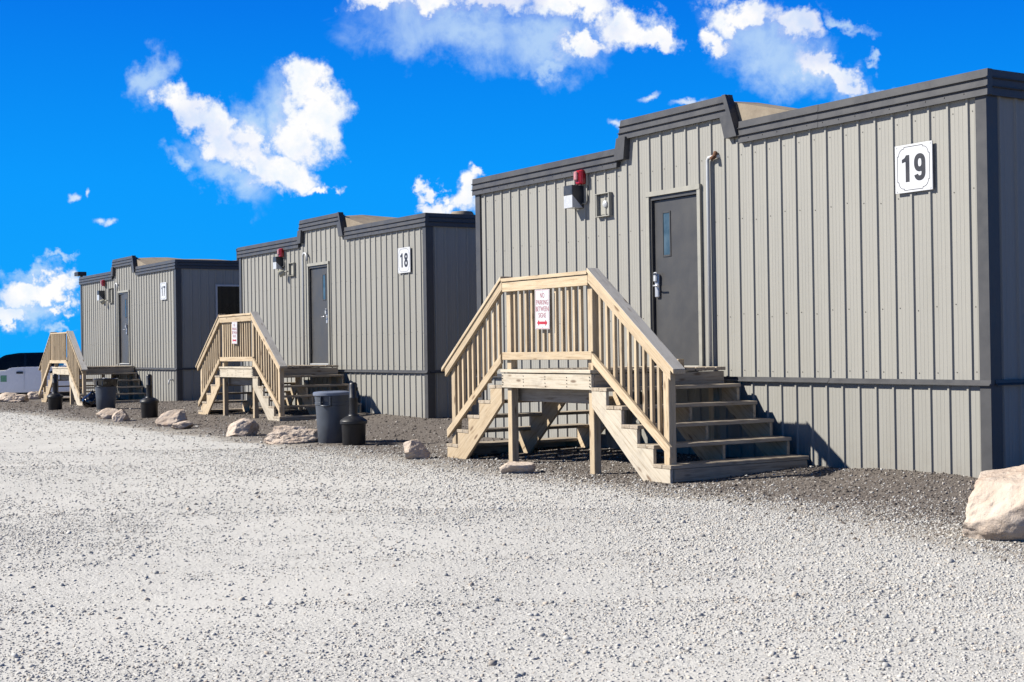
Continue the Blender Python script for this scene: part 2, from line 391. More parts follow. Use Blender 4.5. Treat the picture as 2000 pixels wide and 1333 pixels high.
def board(name, parent, a, b, w, t, mat, wdir, bev=0.004):
    """a board from a to b: local x along it, width w along wdir, thickness t"""
    a = Vector(a); b = Vector(b); X = (b - a); L = X.length; X.normalize()
    Y = Vector(wdir); Y = (Y - X * Y.dot(X)).normalized(); Z = X.cross(Y)
    mw = Matrix((X, Y, Z)).transposed().to_4x4(); mw.translation = (a + b) / 2
    return link(name, box_mesh(L, w, t, mat, bev), parent, None, mw=mw)
def prism(name, parent, poly, y0, y1, mat, slope=0.0, key=None):
    """polygon in the x-z plane, thick from y0 to y1; local x is turned by slope so the grain runs along the piece"""
    ox, oz = poly[0]; c, s = math.cos(slope), math.sin(slope)
    pts = [((x - ox) * c + (z - oz) * s, -(x - ox) * s + (z - oz) * c) for x, z in poly]
    n = len(pts); t = y1 - y0
    v = [(x, 0, z) for x, z in pts] + [(x, t, z) for x, z in pts]
    f = [tuple(range(n)), tuple(range(2 * n - 1, n - 1, -1))] + [(i, i + n, (i + 1) % n + n, (i + 1) % n) for i in range(n)]
    me = raw(name, v, f, mat)
    bm = bmesh.new(); bm.from_mesh(me); bmesh.ops.recalc_face_normals(bm, faces=bm.faces)
    bmesh.ops.bevel(bm, geom=bm.edges[:], offset=0.0025, segments=1, affect='EDGES')
    bm.to_mesh(me); bm.free()
    return link(name, me, parent, None, (ox, y0, oz), (0, -slope, 0))
def lathe(prof, seg=32, mat='can_grey', name='lathe', cap_top=False, cap_bot=True, smooth=True):
    v = []; f = []
    for (r, z) in prof:
        for i in range(seg):
            a = 2 * PI * i / seg; v.append((r * math.cos(a), r * math.sin(a), z))
    for j in range(len(prof) - 1):
        for i in range(seg):
            k = (i + 1) % seg; f.append((j * seg + i, j * seg + k, (j + 1) * seg + k, (j + 1) * seg + i))
    if cap_bot: f.append(tuple(range(seg - 1, -1, -1)))
    if cap_top: f.append(tuple((len(prof) - 1) * seg + i for i in range(seg)))
    me = raw(name, v, f, mat)
    me.polygons.foreach_set('use_smooth', [smooth and len(p.vertices) == 4 for p in me.polygons])
    try: me.set_sharp_from_angle(angle=math.radians(38))
    except Exception: pass
    return me
def tube_mesh(pts, r, mat, seg=10, name='tube'):
    pts = [Vector(p) for p in pts]; v = []; f = []
    prev = None
    for i, p in enumerate(pts):
        d = (pts[min(i + 1, len(pts) - 1)] - pts[max(i - 1, 0)]).normalized()
        ref = Vector((0, 0, 1)) if abs(d.z) < 0.9 else Vector((1, 0, 0))
        if prev is None: n = d.cross(ref).normalized()
        else: n = (prev - d * prev.dot(d)).normalized()
        prev = n; bn = d.cross(n)
        for k in range(seg):
            a = 2 * PI * k / seg; v.append(tuple(p + (n * math.cos(a) + bn * math.sin(a)) * r))
    for j in range(len(pts) - 1):
        for k in range(seg):
            q = (k + 1) % seg; f.append((j * seg + k, j * seg + q, (j + 1) * seg + q, (j + 1) * seg + k))
    f.append(tuple(range(seg - 1, -1, -1))); f.append(tuple((len(pts) - 1) * seg + k for k in range(seg)))
    return raw(name, v, f, mat, True)

# ------------------------------------------------------------------ terrain
def sst(a, b, x):
    t = np.clip((np.asarray(x, float) - a) / (b - a), 0, 1); return t * t * (3 - 2 * t)
def zg(x, y):
    x = np.asarray(x, float); y = np.asarray(y, float)
    wall = 1.69 * (1 - sst(-13.5, -6.0, x))
    s = wall - y
    z = 0.015 - 0.062 * sst(0.1, 1.9, s) - 0.012 * sst(1.9, 4.0, s)
    z = z + 0.055 * (1 - sst(-15.5, -9.0, x)) * (1 - sst(2.2, 4.5, s)) - 0.075 * (1 - sst(-30.5, -26.0, x))
    z = z + 0.035 * sst(-1.9, -1.3, x) * (1 - sst(-0.45, 0.05, x)) * (1 - sst(0.0, 1.1, np.abs(s)))
    z = z + 0.010 * np.sin(x * 1.3 + 0.7 * np.sin(y * 1.1)) * np.sin(y * 1.7 + 1.0) * sst(-50, -30, x)
    z = z - 0.50 * (1 - sst(-43.0, -37.0, x))
    return z
def gz(x, y): return float(zg(x, y))
def axis(lo, hi, step, far_lo, far_hi): return np.array(list(far_lo) + list(np.arange(lo, hi, step)) + list(far_hi))
gx = axis(-50, 14, 0.22, [-1500, -700, -350, -180, -110, -80, -62], [15, 18, 25, 45, 90, 250, 800])
gy = axis(-14, 6, 0.22, [-1500, -600, -250, -100, -50, -28, -18], [7, 10, 16, 30, 60, 120, 300, 800, 1500])
GX, GY = np.meshgrid(gx, gy, indexing='ij'); GZ = zg(GX, GY)
nx, ny = len(gx), len(gy)
verts = np.stack([GX.ravel(), GY.ravel(), GZ.ravel()], 1)
ii, jj = np.meshgrid(np.arange(nx - 1), np.arange(ny - 1), indexing='ij')
b0 = (ii * ny + jj).ravel()
quads = np.stack([b0, b0 + ny, b0 + ny + 1, b0 + 1], 1)
me = raw('ground', verts.tolist(), quads.tolist(), 'yard_gravel', True)
ground = link('ground', me); ground['kind'] = 'structure'
ground['label'] = 'pale crushed limestone yard with a dark shale strip beside the trailers'

# ------------------------------------------------------------------ trailers
W = 9.145; LEN = 12.0; P = 0.229
Z_BAND0, Z_BAND1 = 0.882, 0.933
Z_FB, Z_FT = 3.535, 3.775          # fascia bottom and top
Z_RB, Z_RT = 3.868, 4.105          # raised fascia bottom and top
RX0, RX1 = -5.545, -3.54           # raised part

def panel_mesh(width, ribs, z0, z1, mat='cladding_paint'):
    key = ('panel', round(width, 3), tuple(round(r, 3) for r in ribs), round(z0, 3), round(z1, 3))
    if key in CACHE: return CACHE[key]
    pts = [(0.0, 0.0)]
    ribs = sorted(ribs)
    def feat(c, prof):
        for dx, dy in prof:
            x = c + dx
            if pts[-1][0] + 1e-4 < x < width - 1e-4: pts.append((x, dy))
    feats = [(r, 'R') for r in ribs]
    edges = [ribs[0] - P] + ribs + [ribs[-1] + P] if ribs else [-0.1, width + 0.1]
    for a, b in zip(edges[:-1], edges[1:]):
        for q in (0.3, 0.5, 0.7):
            c = a + (b - a) * q
            if 0.02 < c < width - 0.02: feats.append((c, 'M'))
    for c, k in sorted(feats):
        if k == 'R': feat(c, [(-0.026, 0), (-0.012, -0.019), (0.010, -0.019), (0.022, 0)])
        else: feat(c, [(-0.006, 0), (-0.0035, -0.0016), (0.0035, -0.0016), (0.006, 0)])
    pts.append((width, 0.0))
    n = len(pts)
    v = [(x, y, z0) for x, y in pts] + [(x, y, z1) for x, y in pts]
    f = [(i, i + 1, n + i + 1, n + i) for i in range(n - 1)]
    CACHE[key] = raw('siding_panel', v, f, mat)
    return CACHE[key]

FASCIA = [(0.02, Z_FT), (-0.046, Z_FT), (-0.050, Z_FT - 0.068), (-0.072, Z_FT - 0.078), (-0.072, Z_FT - 0.081), (-0.049, Z_FT - 0.088),
          (-0.053, Z_FT - 0.150), (-0.076, Z_FT - 0.160), (-0.076, Z_FT - 0.163), (-0.052, Z_FT - 0.170), (-0.057, Z_FB), (-0.052, Z_FB - 0.002), (-0.026, Z_FB + 0.005), (0.02, Z_FB + 0.005)]
def fascia_mesh(length, dz=0.0, slant0=0.0, slant1=0.0):
    """closed fascia profile run along local x; the ends may lean (x shift per metre below the top)"""
    n = len(FASCIA); top = Z_FT
    v = [(slant0 * (top - z), y, z + dz) for y, z in FASCIA] + [(length + slant1 * (top - z), y, z + dz) for y, z in FASCIA]
    f = [tuple(range(n)), tuple(range(2 * n - 1, n - 1, -1))] + [(i, i + n, (i + 1) % n + n, (i + 1) % n) for i in range(n)]
    me = raw('fascia', v, f, 'dark_trim')
    bm = bmesh.new(); bm.from_mesh(me); bmesh.ops.recalc_face_normals(bm, faces=bm.faces); bm.to_mesh(me); bm.free()
    return me
BAND = [(0.02, Z_BAND1), (-0.030, Z_BAND1), (-0.034, Z_BAND0 + 0.022), (-0.056, Z_BAND0 + 0.006), (-0.056, Z_BAND0), (-0.028, Z_BAND0 + 0.004), (0.02, Z_BAND0 + 0.004)]
def run_mesh(prof, length, mat):
    n = len(prof)
    v = [(0, y, z) for y, z in prof] + [(length, y, z) for y, z in prof]
    f = [tuple(range(n)), tuple(range(2 * n - 1, n - 1, -1))] + [(i, i + n, (i + 1) % n + n, (i + 1) % n) for i in range(n)]
    me = raw('run', v, f, mat)
    bm = bmesh.new(); bm.from_mesh(me); bmesh.ops.recalc_face_normals(bm, faces=bm.faces); bm.to_mesh(me); bm.free()
    return me

def screws_mesh(pts, out):
    v = []; f = []
    ring = [(math.cos(a), math.sin(a)) for a in np.linspace(0, 2 * PI, 7)[:-1]]
    for (x, y, z) in pts:
        b = len(v); r = 0.0075
        for c, s in ring:
            if out == 'y': v.append((x + r * c, y, z + r * s))
            else: v.append((x, y + r * c, z + r * s))
        for c, s in ring:
            if out == 'y': v.append((x + r * .6 * c, y - 0.006, z + r * .6 * s))
            else: v.append((x + 0.006, y + r * .6 * c, z + r * .6 * s))
        for i in range(6): f.append((b + i, b + (i + 1) % 6, b + 6 + (i + 1) % 6, b + 6 + i))
        f.append(tuple(b + 6 + i for i in range(6)))
    return raw('screws', v, f, 'screw_head')

def trailer(num, loc, label, door_x, hinge, ajar, pipe, window_from=1.31):
    t = empty('modular_building', loc, label, 'building', 'numbered grey trailer buildings standing in a row')
    d0, d1 = door_x                                   # outer edges of the door frame
    # body walls, left open at the door
    box('front_wall', t, -W + 0.03, d0 + 0.03, 0.012, 0.10, -0.12, 3.64, 'beige_frame')
    box('front_wall', t, d1 - 0.03, -0.03, 0.012, 0.10, -0.12, 3.64, 'beige_frame')
    box('front_wall', t, d0 + 0.031, d1 - 0.031, 0.012, 0.10, -0.12, 1.06, 'beige_frame')
    box('front_wall', t, d0 + 0.031, d1 - 0.031, 0.012, 0.10, 3.13, 3.64, 'beige_frame')
    box('gable_wall', t, RX0 + 0.08, RX1 - 0.08, 0.012, 0.10, 3.642, 4.07, 'beige_frame')
    box('side_wall', t, -0.10, -0.012, 0.102, LEN, -0.12, 3.64, 'beige_frame')
    box('side_wall', t, -W + 0.012, -W + 0.10, 0.102, LEN, -0.12, 3.64, 'beige_frame')
    box('back_wall', t, -W + 0.102, -0.102, LEN - 0.1, LEN, -0.12, 3.64, 'beige_frame')
    box('inner_partition', t, -W + 0.102, -0.102, 1.6, 1.7, 0.98, 3.58, 'interior_dark')
    box('floor_deck', t, -W + 0.102, -0.102, 0.102, LEN - 0.102, 0.90, 1.03, 'interior_dark')
    roof = box('roof', t, -W + 0.0, 0.0, 0.022, LEN, 3.645, 3.70, 'roof_membrane')
    # raised middle roof running back along the corridor: membrane sides
    v = []; f = []
    ys = np.linspace(0.03, LEN, 26)
    for k, y in enumerate(ys):
        wob = 0.018 * math.sin(k * 2.1 + num) + 0.012 * math.sin(k * 0.9)
        for (x, z) in ((RX0 + 0.02, 3.703), (RX0 + 0.10, 4.055 + wob), ((RX0 + RX1) / 2, 4.06), (RX1 - 0.10, 4.055 + wob), (RX1 + 1.30, 3.703)):
            v.append((x, y, z))
    for k in range(len(ys) - 1):
        for q in range(4): f.append((k * 5 + q, k * 5 + q + 1, k * 5 + 5 + q + 1, k * 5 + 5 + q))
    f.append((0, 1, 2, 3, 4))
    link('raised_roof', raw('raised_roof', v, f, 'roof_membrane'), t)
    # ----- front cladding
    ribs = [-W + 0.225 + P * i for i in range(20)]          # left set
    left_end = ribs[-1] + 0.045
    rset = [-0.205 - P * i for i in range(19)][::-1]
    rset = [r for r in rset if r > left_end + 0.02]
    allr = ribs + rset
    def strip(x0, x1, z0, z1, dx=0.0):
        rr = [r + dx - x0 for r in allr if x0 - 0.03 < r + dx < x1 + 0.03]
        link('siding_panel', panel_mesh(x1 - x0, rr, z0, z1), t, None, (x0, 0, 0))
    xl, xr = -W + 0.098, -0.098
    cuts_l = [xl] + [ribs[i] - 0.026 for i in (3, 7, 11, 15)] + [left_end]
    cuts_r = [left_end] + [r - 0.026 for i, r in enumerate(rset) if i % 4 == 3] + [xr]
    cuts = cuts_l + cuts_r[1:]
    cuts = sorted(set([round(c, 4) for c in cuts] + [round(d0 + 0.012, 4), round(d1 - 0.012, 4), round(RX0 - 0.02, 4), round(RX1 + 0.06, 4)]))
    merged = [cuts[0]]
    for c in cuts[1:]:
        if c - merged[-1] > 0.05 or c in (round(d0 + 0.012, 4), round(d1 - 0.012, 4), cuts[-1]): merged.append(c)
    cuts = merged
    for a, b in zip(cuts[:-1], cuts[1:]):
        mid = (a + b) / 2
        top = 3.90 if RX0 + 0.05 < a + 0.08 and b - 0.08 < RX1 + 0.03 else 3.56
        if a >= RX0 - 0.03 and b <= RX1 + 0.07: top = 3.90
        if d0 < mid < d1: strip(a, b, 3.15, top)
        else: strip(a, b, 0.925, top)
    lowc = [xl] + [ribs[i] - 0.068 for i in (3, 7, 11, 15, 19)] + [r - 0.068 for i, r in enumerate(rset) if i % 4 == 3 and r > left_end + .3] + [xr]
    for a, b in zip(lowc[:-1], lowc[1:]): strip(a, b, -0.12, 0.886, -0.042)
    # ----- right side cladding (faces away from the sun) and left side
    for side in (0, 1):
        wall_l = LEN - 0.2; y = 0.098; k = 0
        while y < LEN - 0.3:
            wd = 4 * P if k else 4 * P + 0.05
            rr = [0.05 + P * i + (0.03 if k == 0 else -0.024 + 0.0) for i in range(4)]
            for (z0, z1) in ((0.925, 3.56), (-0.12, 0.886)):
                if side == 0:
                    if window_from - 0.1 < y + wd / 2 < window_from + 1.2 and z0 > 0.5:
                        link('siding_panel', panel_mesh(wd, rr, 0.925, 2.05), t, None, (0, y, 0), (0, 0, PI / 2))
                        link('siding_panel', panel_mesh(wd, rr, 3.13, 3.56), t, None, (0, y, 0), (0, 0, PI / 2))
                        continue
                    link('siding_panel', panel_mesh(wd, rr, z0, z1), t, None, (0, y, 0), (0, 0, PI / 2))
                else:
                    link('siding_panel', panel_mesh(wd, rr, z0, z1), t, None, (-W, y + wd, 0), (0, 0, -PI / 2))
            y += wd; k += 1
    # side window
    wy0 = None; y = 0.098; k = 0; span = []
    while y < LEN - 0.3:
        wd = 4 * P if k else 4 * P + 0.05
        if window_from - 0.1 < y + wd / 2 < window_from + 1.2: span.append((y, y + wd))
        y += wd; k += 1
    if span:
        a, b = span[0][0], span[-1][1]
        fr = empty_part('window', t, (0, 0, 0))
        box('window_frame', fr, 0.002, 0.040, a + 0.0, a + 0.045, 2.05, 3.13, 'galvanised')
        box('window_frame', fr, 0.002, 0.040, b - 0.045, b - 0.0, 2.05, 3.13, 'galvanised')
        box('window_frame', fr, 0.002, 0.038, a + 0.0455, b - 0.0455, 3.085, 3.13, 'galvanised')
        box('window_frame', fr, 0.002, 0.038, a + 0.0455, b - 0.0455, 2.05, 2.095, 'galvanised')
        box('window_pane', fr, -0.008, 0.010, a + 0.047, b - 0.047, 2.097, 3.083, 'dark_glass')
    # ----- corner trims
    for (z0, z1) in ((Z_BAND1 - 0.002, Z_FB + 0.02), (-0.12, Z_BAND0 + 0.006)):
        L = raw('corner_trim', [(-0.100, -0.004, z0), (-0.100, -0.026, z0), (0.024, -0.026, z0), (0.024, 0.125, z0), (0.004, 0.125, z0), (0.004, -0.004, z0),
                                (-0.100, -0.004, z1), (-0.100, -0.026, z1), (0.024, -0.026, z1), (0.024, 0.125, z1), (0.004, 0.125, z1), (0.004, -0.004, z1)],
                [(0, 1, 7, 6), (1, 2, 8, 7), (2, 3, 9, 8), (3, 4, 10, 9), (4, 5, 11, 10), (5, 0, 6, 11), (6, 7, 8, 9, 10, 11), (5, 4, 3, 2, 1, 0)], 'dark_trim')
        link('corner_trim', L, t)
        L2 = raw('corner_trim', [(-W - x, y, z) for (x, y, z) in [tuple(vv.co) for vv in L.vertices]], [tuple(p.vertices)[::-1] for p in L.polygons], 'dark_trim')
        link('corner_trim', L2, t)
    # ----- belly band
    link('belly_band', run_mesh(BAND, 2.05, 'dark_trim'), t, None, (-2.02, 0, 0), (0, 0.0, 0))
    link('belly_band', run_mesh(BAND, 2.9, 'dark_trim'), t, None, (-4.925, 0, 0.003))
    link('belly_band', run_mesh(BAND, 4.23, 'dark_trim'), t, None, (-W - 0.03, 0, 0.0))
    link('belly_band', run_mesh(BAND, LEN, 'dark_trim'), t, None, (0, 0.03, 0), (0, 0, PI / 2))
    link('belly_band', run_mesh(BAND, LEN, 'dark_trim'), t, None, (-W, LEN + 0.03, 0), (0, 0, -PI / 2))
    # ----- fascia
    link('fascia', fascia_mesh(2.163 - 0.0), t, None, (-2.10, 0, 0))
    link('fascia', fascia_mesh(1.24), t, None, (-3.345, 0, 0.002))
    link('fascia', fascia_mesh(-5.64 + W + 0.063), t, None, (-W - 0.063, 0, 0))
    link('fascia', fascia_mesh(LEN, 0.001), t, None, (0, 0.022, 0), (0, 0, PI / 2))
    link('fascia', fascia_mesh(LEN - 0.03, 0.001), t, None, (-W, LEN + 0.03, 0), (0, 0, -PI / 2))
    link('fascia', fascia_mesh(RX1 - RX0 + 0.03, Z_RT - Z_FT, -0.22, 0.0), t, None, (RX0 + 0.0, -0.004, 0))
    for sgn in (-1, 1):
        # leaning return beside the raised part: three creased strips
        if sgn > 0: top0, top1, bot0, bot1 = RX1 - 0.165, RX1 + 0.02, RX1 - 0.020, RX1 + 0.200
        else: top0, top1, bot0, bot1 = RX0 - 0.015, RX0 + 0.165, RX0 - 0.125, RX0 + 0.095
        zt = Z_RT if sgn > 0 else Z_RB + 0.02
        zb = Z_FB + 0.080
        fr_ = lambda q, z: (top0 + (top1 - top0) * q) + ((bot0 + (bot1 - bot0) * q) - (top0 + (top1 - top0) * q)) * ((Z_RT - z) / (Z_RT - zb))
        v = []; f = []
        for (q0, q1, dy) in ((0, .34, -0.076), (.36, .66, -0.082), (.68, 1.0, -0.088)):
            b = len(v)
            for yy in (dy, 0.02):
                zz = zt if q1 > 0.9 or sgn < 0 else Z_RB + 0.002
                v += [(fr_(q0, zb), yy, zb), (fr_(q1, zb), yy, zb), (fr_(q1, zz), yy, zz), (fr_(q0, zz), yy, zz)]
            f += [(b, b + 1, b + 2, b + 3), (b + 7, b + 6, b + 5, b + 4), (b, b + 4, b + 5, b + 1), (b + 1, b + 5, b + 6, b + 2), (b + 2, b + 6, b + 7, b + 3), (b + 3, b + 7, b + 4, b)]
        link('fascia_return', raw('fascia_return', v, f, 'dark_trim'), t)
    # ----- screws: three rows on the flats, one under the fascia
    pts = []
    for r in allr:
        for z in (1.0, 1.62 + 0.02 * math.sin(r * 9), 2.70 + 0.02 * math.cos(r * 7), 3.42):
            x = r + 0.052
            if d0 - 0.03 < x < d1 + 0.03 and z < 3.2: continue
            pts.append((x, 0.001, z + 0.008 * math.sin(r * 31 + z)))
        if not (RX0 - .1 < r < RX1 + .2): pts.append((r, -0.0545, Z_FB + 0.045))
    sm = link('screws', screws_mesh(pts, 'y'), t); sm['kind'] = 'stuff'
    # ----- door
    fr = empty_part('door_frame', t, (0, 0, 0))
    for (x0, x1, z0, z1) in ((d0, d0 + 0.055, 1.03, 3.158), (d1 - 0.055, d1, 1.03, 3.158)):
        box('frame_trim', fr, x0, x1, -0.036, -0.002, z0, z1 - 0.056, 'beige_frame')
    box('frame_trim', fr, d0 - 0.0, d1 + 0.0, -0.042, -0.002, 3.103, 3.160, 'beige_frame')
    for (x0, x1) in ((d0 + 0.0555, d0 + 0.083), (d1 - 0.083, d1 - 0.0555)):
        box('door_jamb', fr, x0, x1, -0.014, 0.118, 1.03, 3.10, 'door_paint')
    box('door_jamb', fr, d0 + 0.0835, d1 - 0.0835, -0.014, 0.118, 3.055, 3.10, 'door_paint')
    box('threshold', fr, d0 + 0.0835, d1 - 0.0835, -0.030, 0.116, 1.031, 1.052, 'galvanised')
    lw = d1 - d0 - 0.172; lz0, lz1 = 1.062, 3.050
    hx = d1 - 0.086 if hinge == 'R' else d0 + 0.086
    sx = -1 if hinge == 'R' else 1                       # the way from hinge to latch
    leaf = link('door', box_mesh(lw, 0.044, lz1 - lz0, 'door_paint', 0.003), t)
    dm = Matrix.Translation((hx, 0.020, 0)) @ Matrix.Rotation(-sx * ajar, 4, 'Z') @ Matrix.Translation((sx * lw / 2, 0.022, (lz0 + lz1) / 2))
    leaf.matrix_local = dm
    cz = (lz0 + lz1) / 2
    lx = lambda q: sx * (q - lw / 2)                      # q: distance from the hinge side
    # narrow vision panel near the latch
    wx = lx(lw - 0.245)
    box('window_pane', leaf, wx - 0.060, wx + 0.060, -0.0245, -0.0215, 2.385 - cz, 2.885 - cz, 'door_glass')
    for (x0, x1, z0, z1) in ((wx - 0.078, wx - 0.0605, 2.362, 2.908), (wx + 0.0605, wx + 0.078, 2.362, 2.908), (wx - 0.0600, wx + 0.0600, 2.362, 2.384), (wx - 0.0600, wx + 0.0600, 2.886, 2.908)):
        box('window_frame', leaf, x0, x1, -0.031, -0.0205, z0 - cz, z1 - cz, 'door_paint', 0.002)
    # electronic lock: upper reader, lever, lower plate
    kx = lx(lw - 0.072)
    box('lock', leaf, kx - 0.036, kx + 0.036, -0.060, -0.0222, 1.878 - cz, 2.165 - cz, 'chrome', 0.010)
    box('card_reader', leaf, kx - 0.031, kx + 0.031, -0.088, -0.0602, 2.065 - cz, 2.185 - cz, 'lamp_lens', 0.012)
    box('card_reader', leaf, kx - 0.022, kx + 0.022, -0.0915, -0.0882, 2.150 - cz, 2.172 - cz, 'sign_black', 0.0)
    link('door_handle', tube_mesh([(kx, -0.055, 2.020 - cz), (kx, -0.105, 2.020 - cz), (kx - sx * 0.02, -0.118, 2.020 - cz), (kx - sx * 0.13, -0.118, 2.018 - cz)], 0.010, 'chrome'), leaf)
    for z in (2.83, 2.06, 1.30):
        box('hinge', leaf, lx(0.0) - 0.022, lx(0.0) + 0.022, -0.034, -0.0224, z - 0.055 - cz, z + 0.055 - cz, 'black_metal', 0.003)
    # ----- conduit
    if pipe == 'R':
        px_ = d1 + 0.175
        link('conduit', tube_mesh([(px_, -0.055, 1.03), (px_, -0.055, 3.35), (px_, -0.055, 3.41), (px_ + 0.02, -0.055, 3.435), (px_ + 0.10, -0.05, 3.44), (px_ + 0.15, 0.02, 3.44)], 0.021, 'galvanised'), t)
        link('rusty_valve', tube_mesh([(px_ + 0.10, -0.09, 3.41), (px_ + 0.115, -0.05, 3.44), (px_ + 0.10, -0.02, 3.49)], 0.026, 'rust', 8), t)
    else:
        px_ = d0 - 0.155
        link('conduit', tube_mesh([(px_, -0.055, 1.03), (px_, -0.055, 3.30), (px_ + 0.01, -0.055, 3.36), (px_ + 0.06, -0.055, 3.395), (px_ + 0.15, -0.055, 3.385), (px_ + 0.20, -0.055, 3.33), (px_ + 0.21, -0.05, 3.22)], 0.023, 'galvanised'), t)
    return t
def empty_part(name, parent, loc):
    o = bpy.data.objects.new(name, None); COL.objects.link(o); o.parent = parent; o.location = loc; o.empty_display_size = 0.1
    return o

B19 = (0, 0, 0); B18 = (-13.853, 1.702, -0.012); B17 = (-27.53, 1.68, -0.013)
t19 = trailer(19, B19, 'grey ribbed metal trailer building numbered 19, nearest and largest in the row', (-5.073, -4.053), 'R', 0.0, 'R')
t18 = trailer(18, B18, 'grey ribbed metal trailer building numbered 18, the middle one of the row', (-5.235, -4.150), 'L', 0.0, 'L')
t17 = trailer(17, B17, 'grey ribbed metal trailer building numbered 17 with its door ajar, farthest back', (-5.13, -4.05), 'L', math.radians(3.6), 'L')
# roof vents
link('vent_pipe', lathe([(0.075, 3.66), (0.075, 4.12), (0.085, 4.12), (0.085, 4.20), (0.0, 4.21)], 14, 'black_metal', 'vent_pipe'), t17, None, (-1.3, 2.25, 0))
box('roof_curb', t17, -1.9, -0.7, 2.45, 4.2, 3.70, 3.93, 'roof_membrane', 0.01)
link('roof_cap', lathe([(0.24, 3.69), (0.24, 3.86), (0.20, 3.93), (0.0, 3.95)], 14, 'roof_membrane', 'roof_cap'), t18, None, (-0.95, 1.3, 0))
link('vent_stub', lathe([(0.05, 3.66), (0.05, 3.99), (0.0, 4.0)], 10, 'black_metal', 'vent_stub'), t17, None, (-7.9, 1.0, 0))
# hose tap on the skirting of 17
link('hose_tap', tube_mesh([(-0.35, 0.0, 0.62), (-0.35, -0.10, 0.62), (-0.35, -0.12, 0.56), (-0.36, -0.12, 0.50)], 0.022, 'galvanised', 8), t17)

# ------------------------------------------------------------------ number signs
def ribbon(pts, widths, z):
    """flat stroke through pts in x-z, given widths; returns verts/faces"""
    n = len(pts); v = []; f = []
    for i, (x, y) in enumerate(pts):
        a = pts[max(i - 1, 0)]; b = pts[min(i + 1, n - 1)]
        dx, dy = b[0] - a[0], b[1] - a[1]; L = math.hypot(dx, dy) or 1
        w = widths if not isinstance(widths, (list, tuple)) else widths[i]
        v += [(x - dy / L * w / 2, z, y + dx / L * w / 2), (x + dy / L * w / 2, z, y - dx / L * w / 2)]
    for i in range(n - 1): f.append((2 * i, 2 * i + 1, 2 * i + 3, 2 * i + 2))
    return v, f
def arc(cx, cy, rx, ry, a0, a1, n=20, p=1.0):
    out = []
    for i in range(n + 1):
        a = math.radians(a0 + (a1 - a0) * i / n); c, s = math.cos(a), math.sin(a)
        out.append((cx + rx * math.copysign(abs(c) ** p, c), cy + ry * math.copysign(abs(s) ** p, s)))
    return out
def digit(ch, cx, cy, h, w, z):
    """bold condensed numerals centred on cx, cy"""
    st = h * 0.185; V = []; F = []
    def add(vf):
        b = len(V); V.extend(vf[0]); F.extend([tuple(i + b for i in q) for q in vf[1]])
    def poly(pts):
        b = len(V); V.extend([(x, z, y) for x, y in pts]); F.append(tuple(range(b, b + len(pts))))
    if ch == '1':
        x1 = cx + w * 0.28; x0 = x1 - st
        poly([(x0, cy - h / 2), (x1, cy - h / 2), (x1, cy + h / 2), (x0 + st * 0.15, cy + h / 2), (x0, cy + h * 0.42), (x0, cy + 0.30 * h)])
        poly([(x0 + st * 0.15, cy + h / 2), (x0 - st * 0.25, cy + h * 0.40), (x0 - st * 0.95, cy + h * 0.35), (x0 - st * 0.95, cy + h * 0.22), (x0, cy + h * 0.26), (x0, cy + h * 0.42)])
    rx = w / 2 - st / 2
    if ch == '9':
        add(ribbon(arc(cx, cy + h * 0.165, rx, h * 0.335 - st / 2, 0, 360, 36, 0.85), st, z))
        add(ribbon([(cx + rx, cy + h * 0.2)] + arc(cx, cy - h * 0.20, rx, h * 0.30 - st / 2, 0, -165, 22, 0.85), st, z - 0.0004))
    if ch == '8':
        add(ribbon(arc(cx, cy + h * 0.245, rx * 0.92, h * 0.255 - st / 2, 0, 360, 36, 0.9), st, z))
        add(ribbon(arc(cx, cy - h * 0.215, rx, h * 0.285 - st / 2, 0, 360, 36, 0.9), st, z - 0.0004))
    if ch == '7':
        add(ribbon([(cx - w / 2, cy + h / 2 - st / 2), (cx + w / 2, cy + h / 2 - st / 2)], st, z))
        add(ribbon([(cx + w / 2 - st * 0.45, cy + h / 2 - st * 0.5), (cx + w * 0.18, cy + h * 0.12), (cx, cy - h * 0.2), (cx - w * 0.10, cy - h / 2)], st * 0.95, z - 0.0004))
    return V, F
def sign_border(w, h, z, wd=0.0055):
    """thin line with notched, concave corners"""
    a, b, n, r = w / 2, h / 2, 0.022, 0.062
    c = []
    for (sx, sy, flip) in ((1, 1, 0), (-1, 1, 1), (-1, -1, 0), (1, -1, 1)):
        seg = [(a, b - r - n), (a - n * 0.7, b - r - n)] + [(a - n * 0.7 - (1 - math.cos(t)) * r, b - r - n + math.sin(t) * (r + n * 0.3)) for t in np.linspace(0.0, PI / 2, 8)] + [(a - r - n, b - n * 0.7), (a - r - n, b)]
        seg = [(sx * x, sy * y) for x, y in seg]
        c += seg[::-1] if flip else seg
    c.append(c[0]); V = []; F = []
    for p, q in zip(c[:-1], c[1:]):
        if math.hypot(q[0] - p[0], q[1] - p[1]) < 1e-5: continue
        v, f = ribbon([p, q], wd, z); o = len(V); V += v; F += [tuple(i + o for i in g_) for g_ in f]
    return V, F
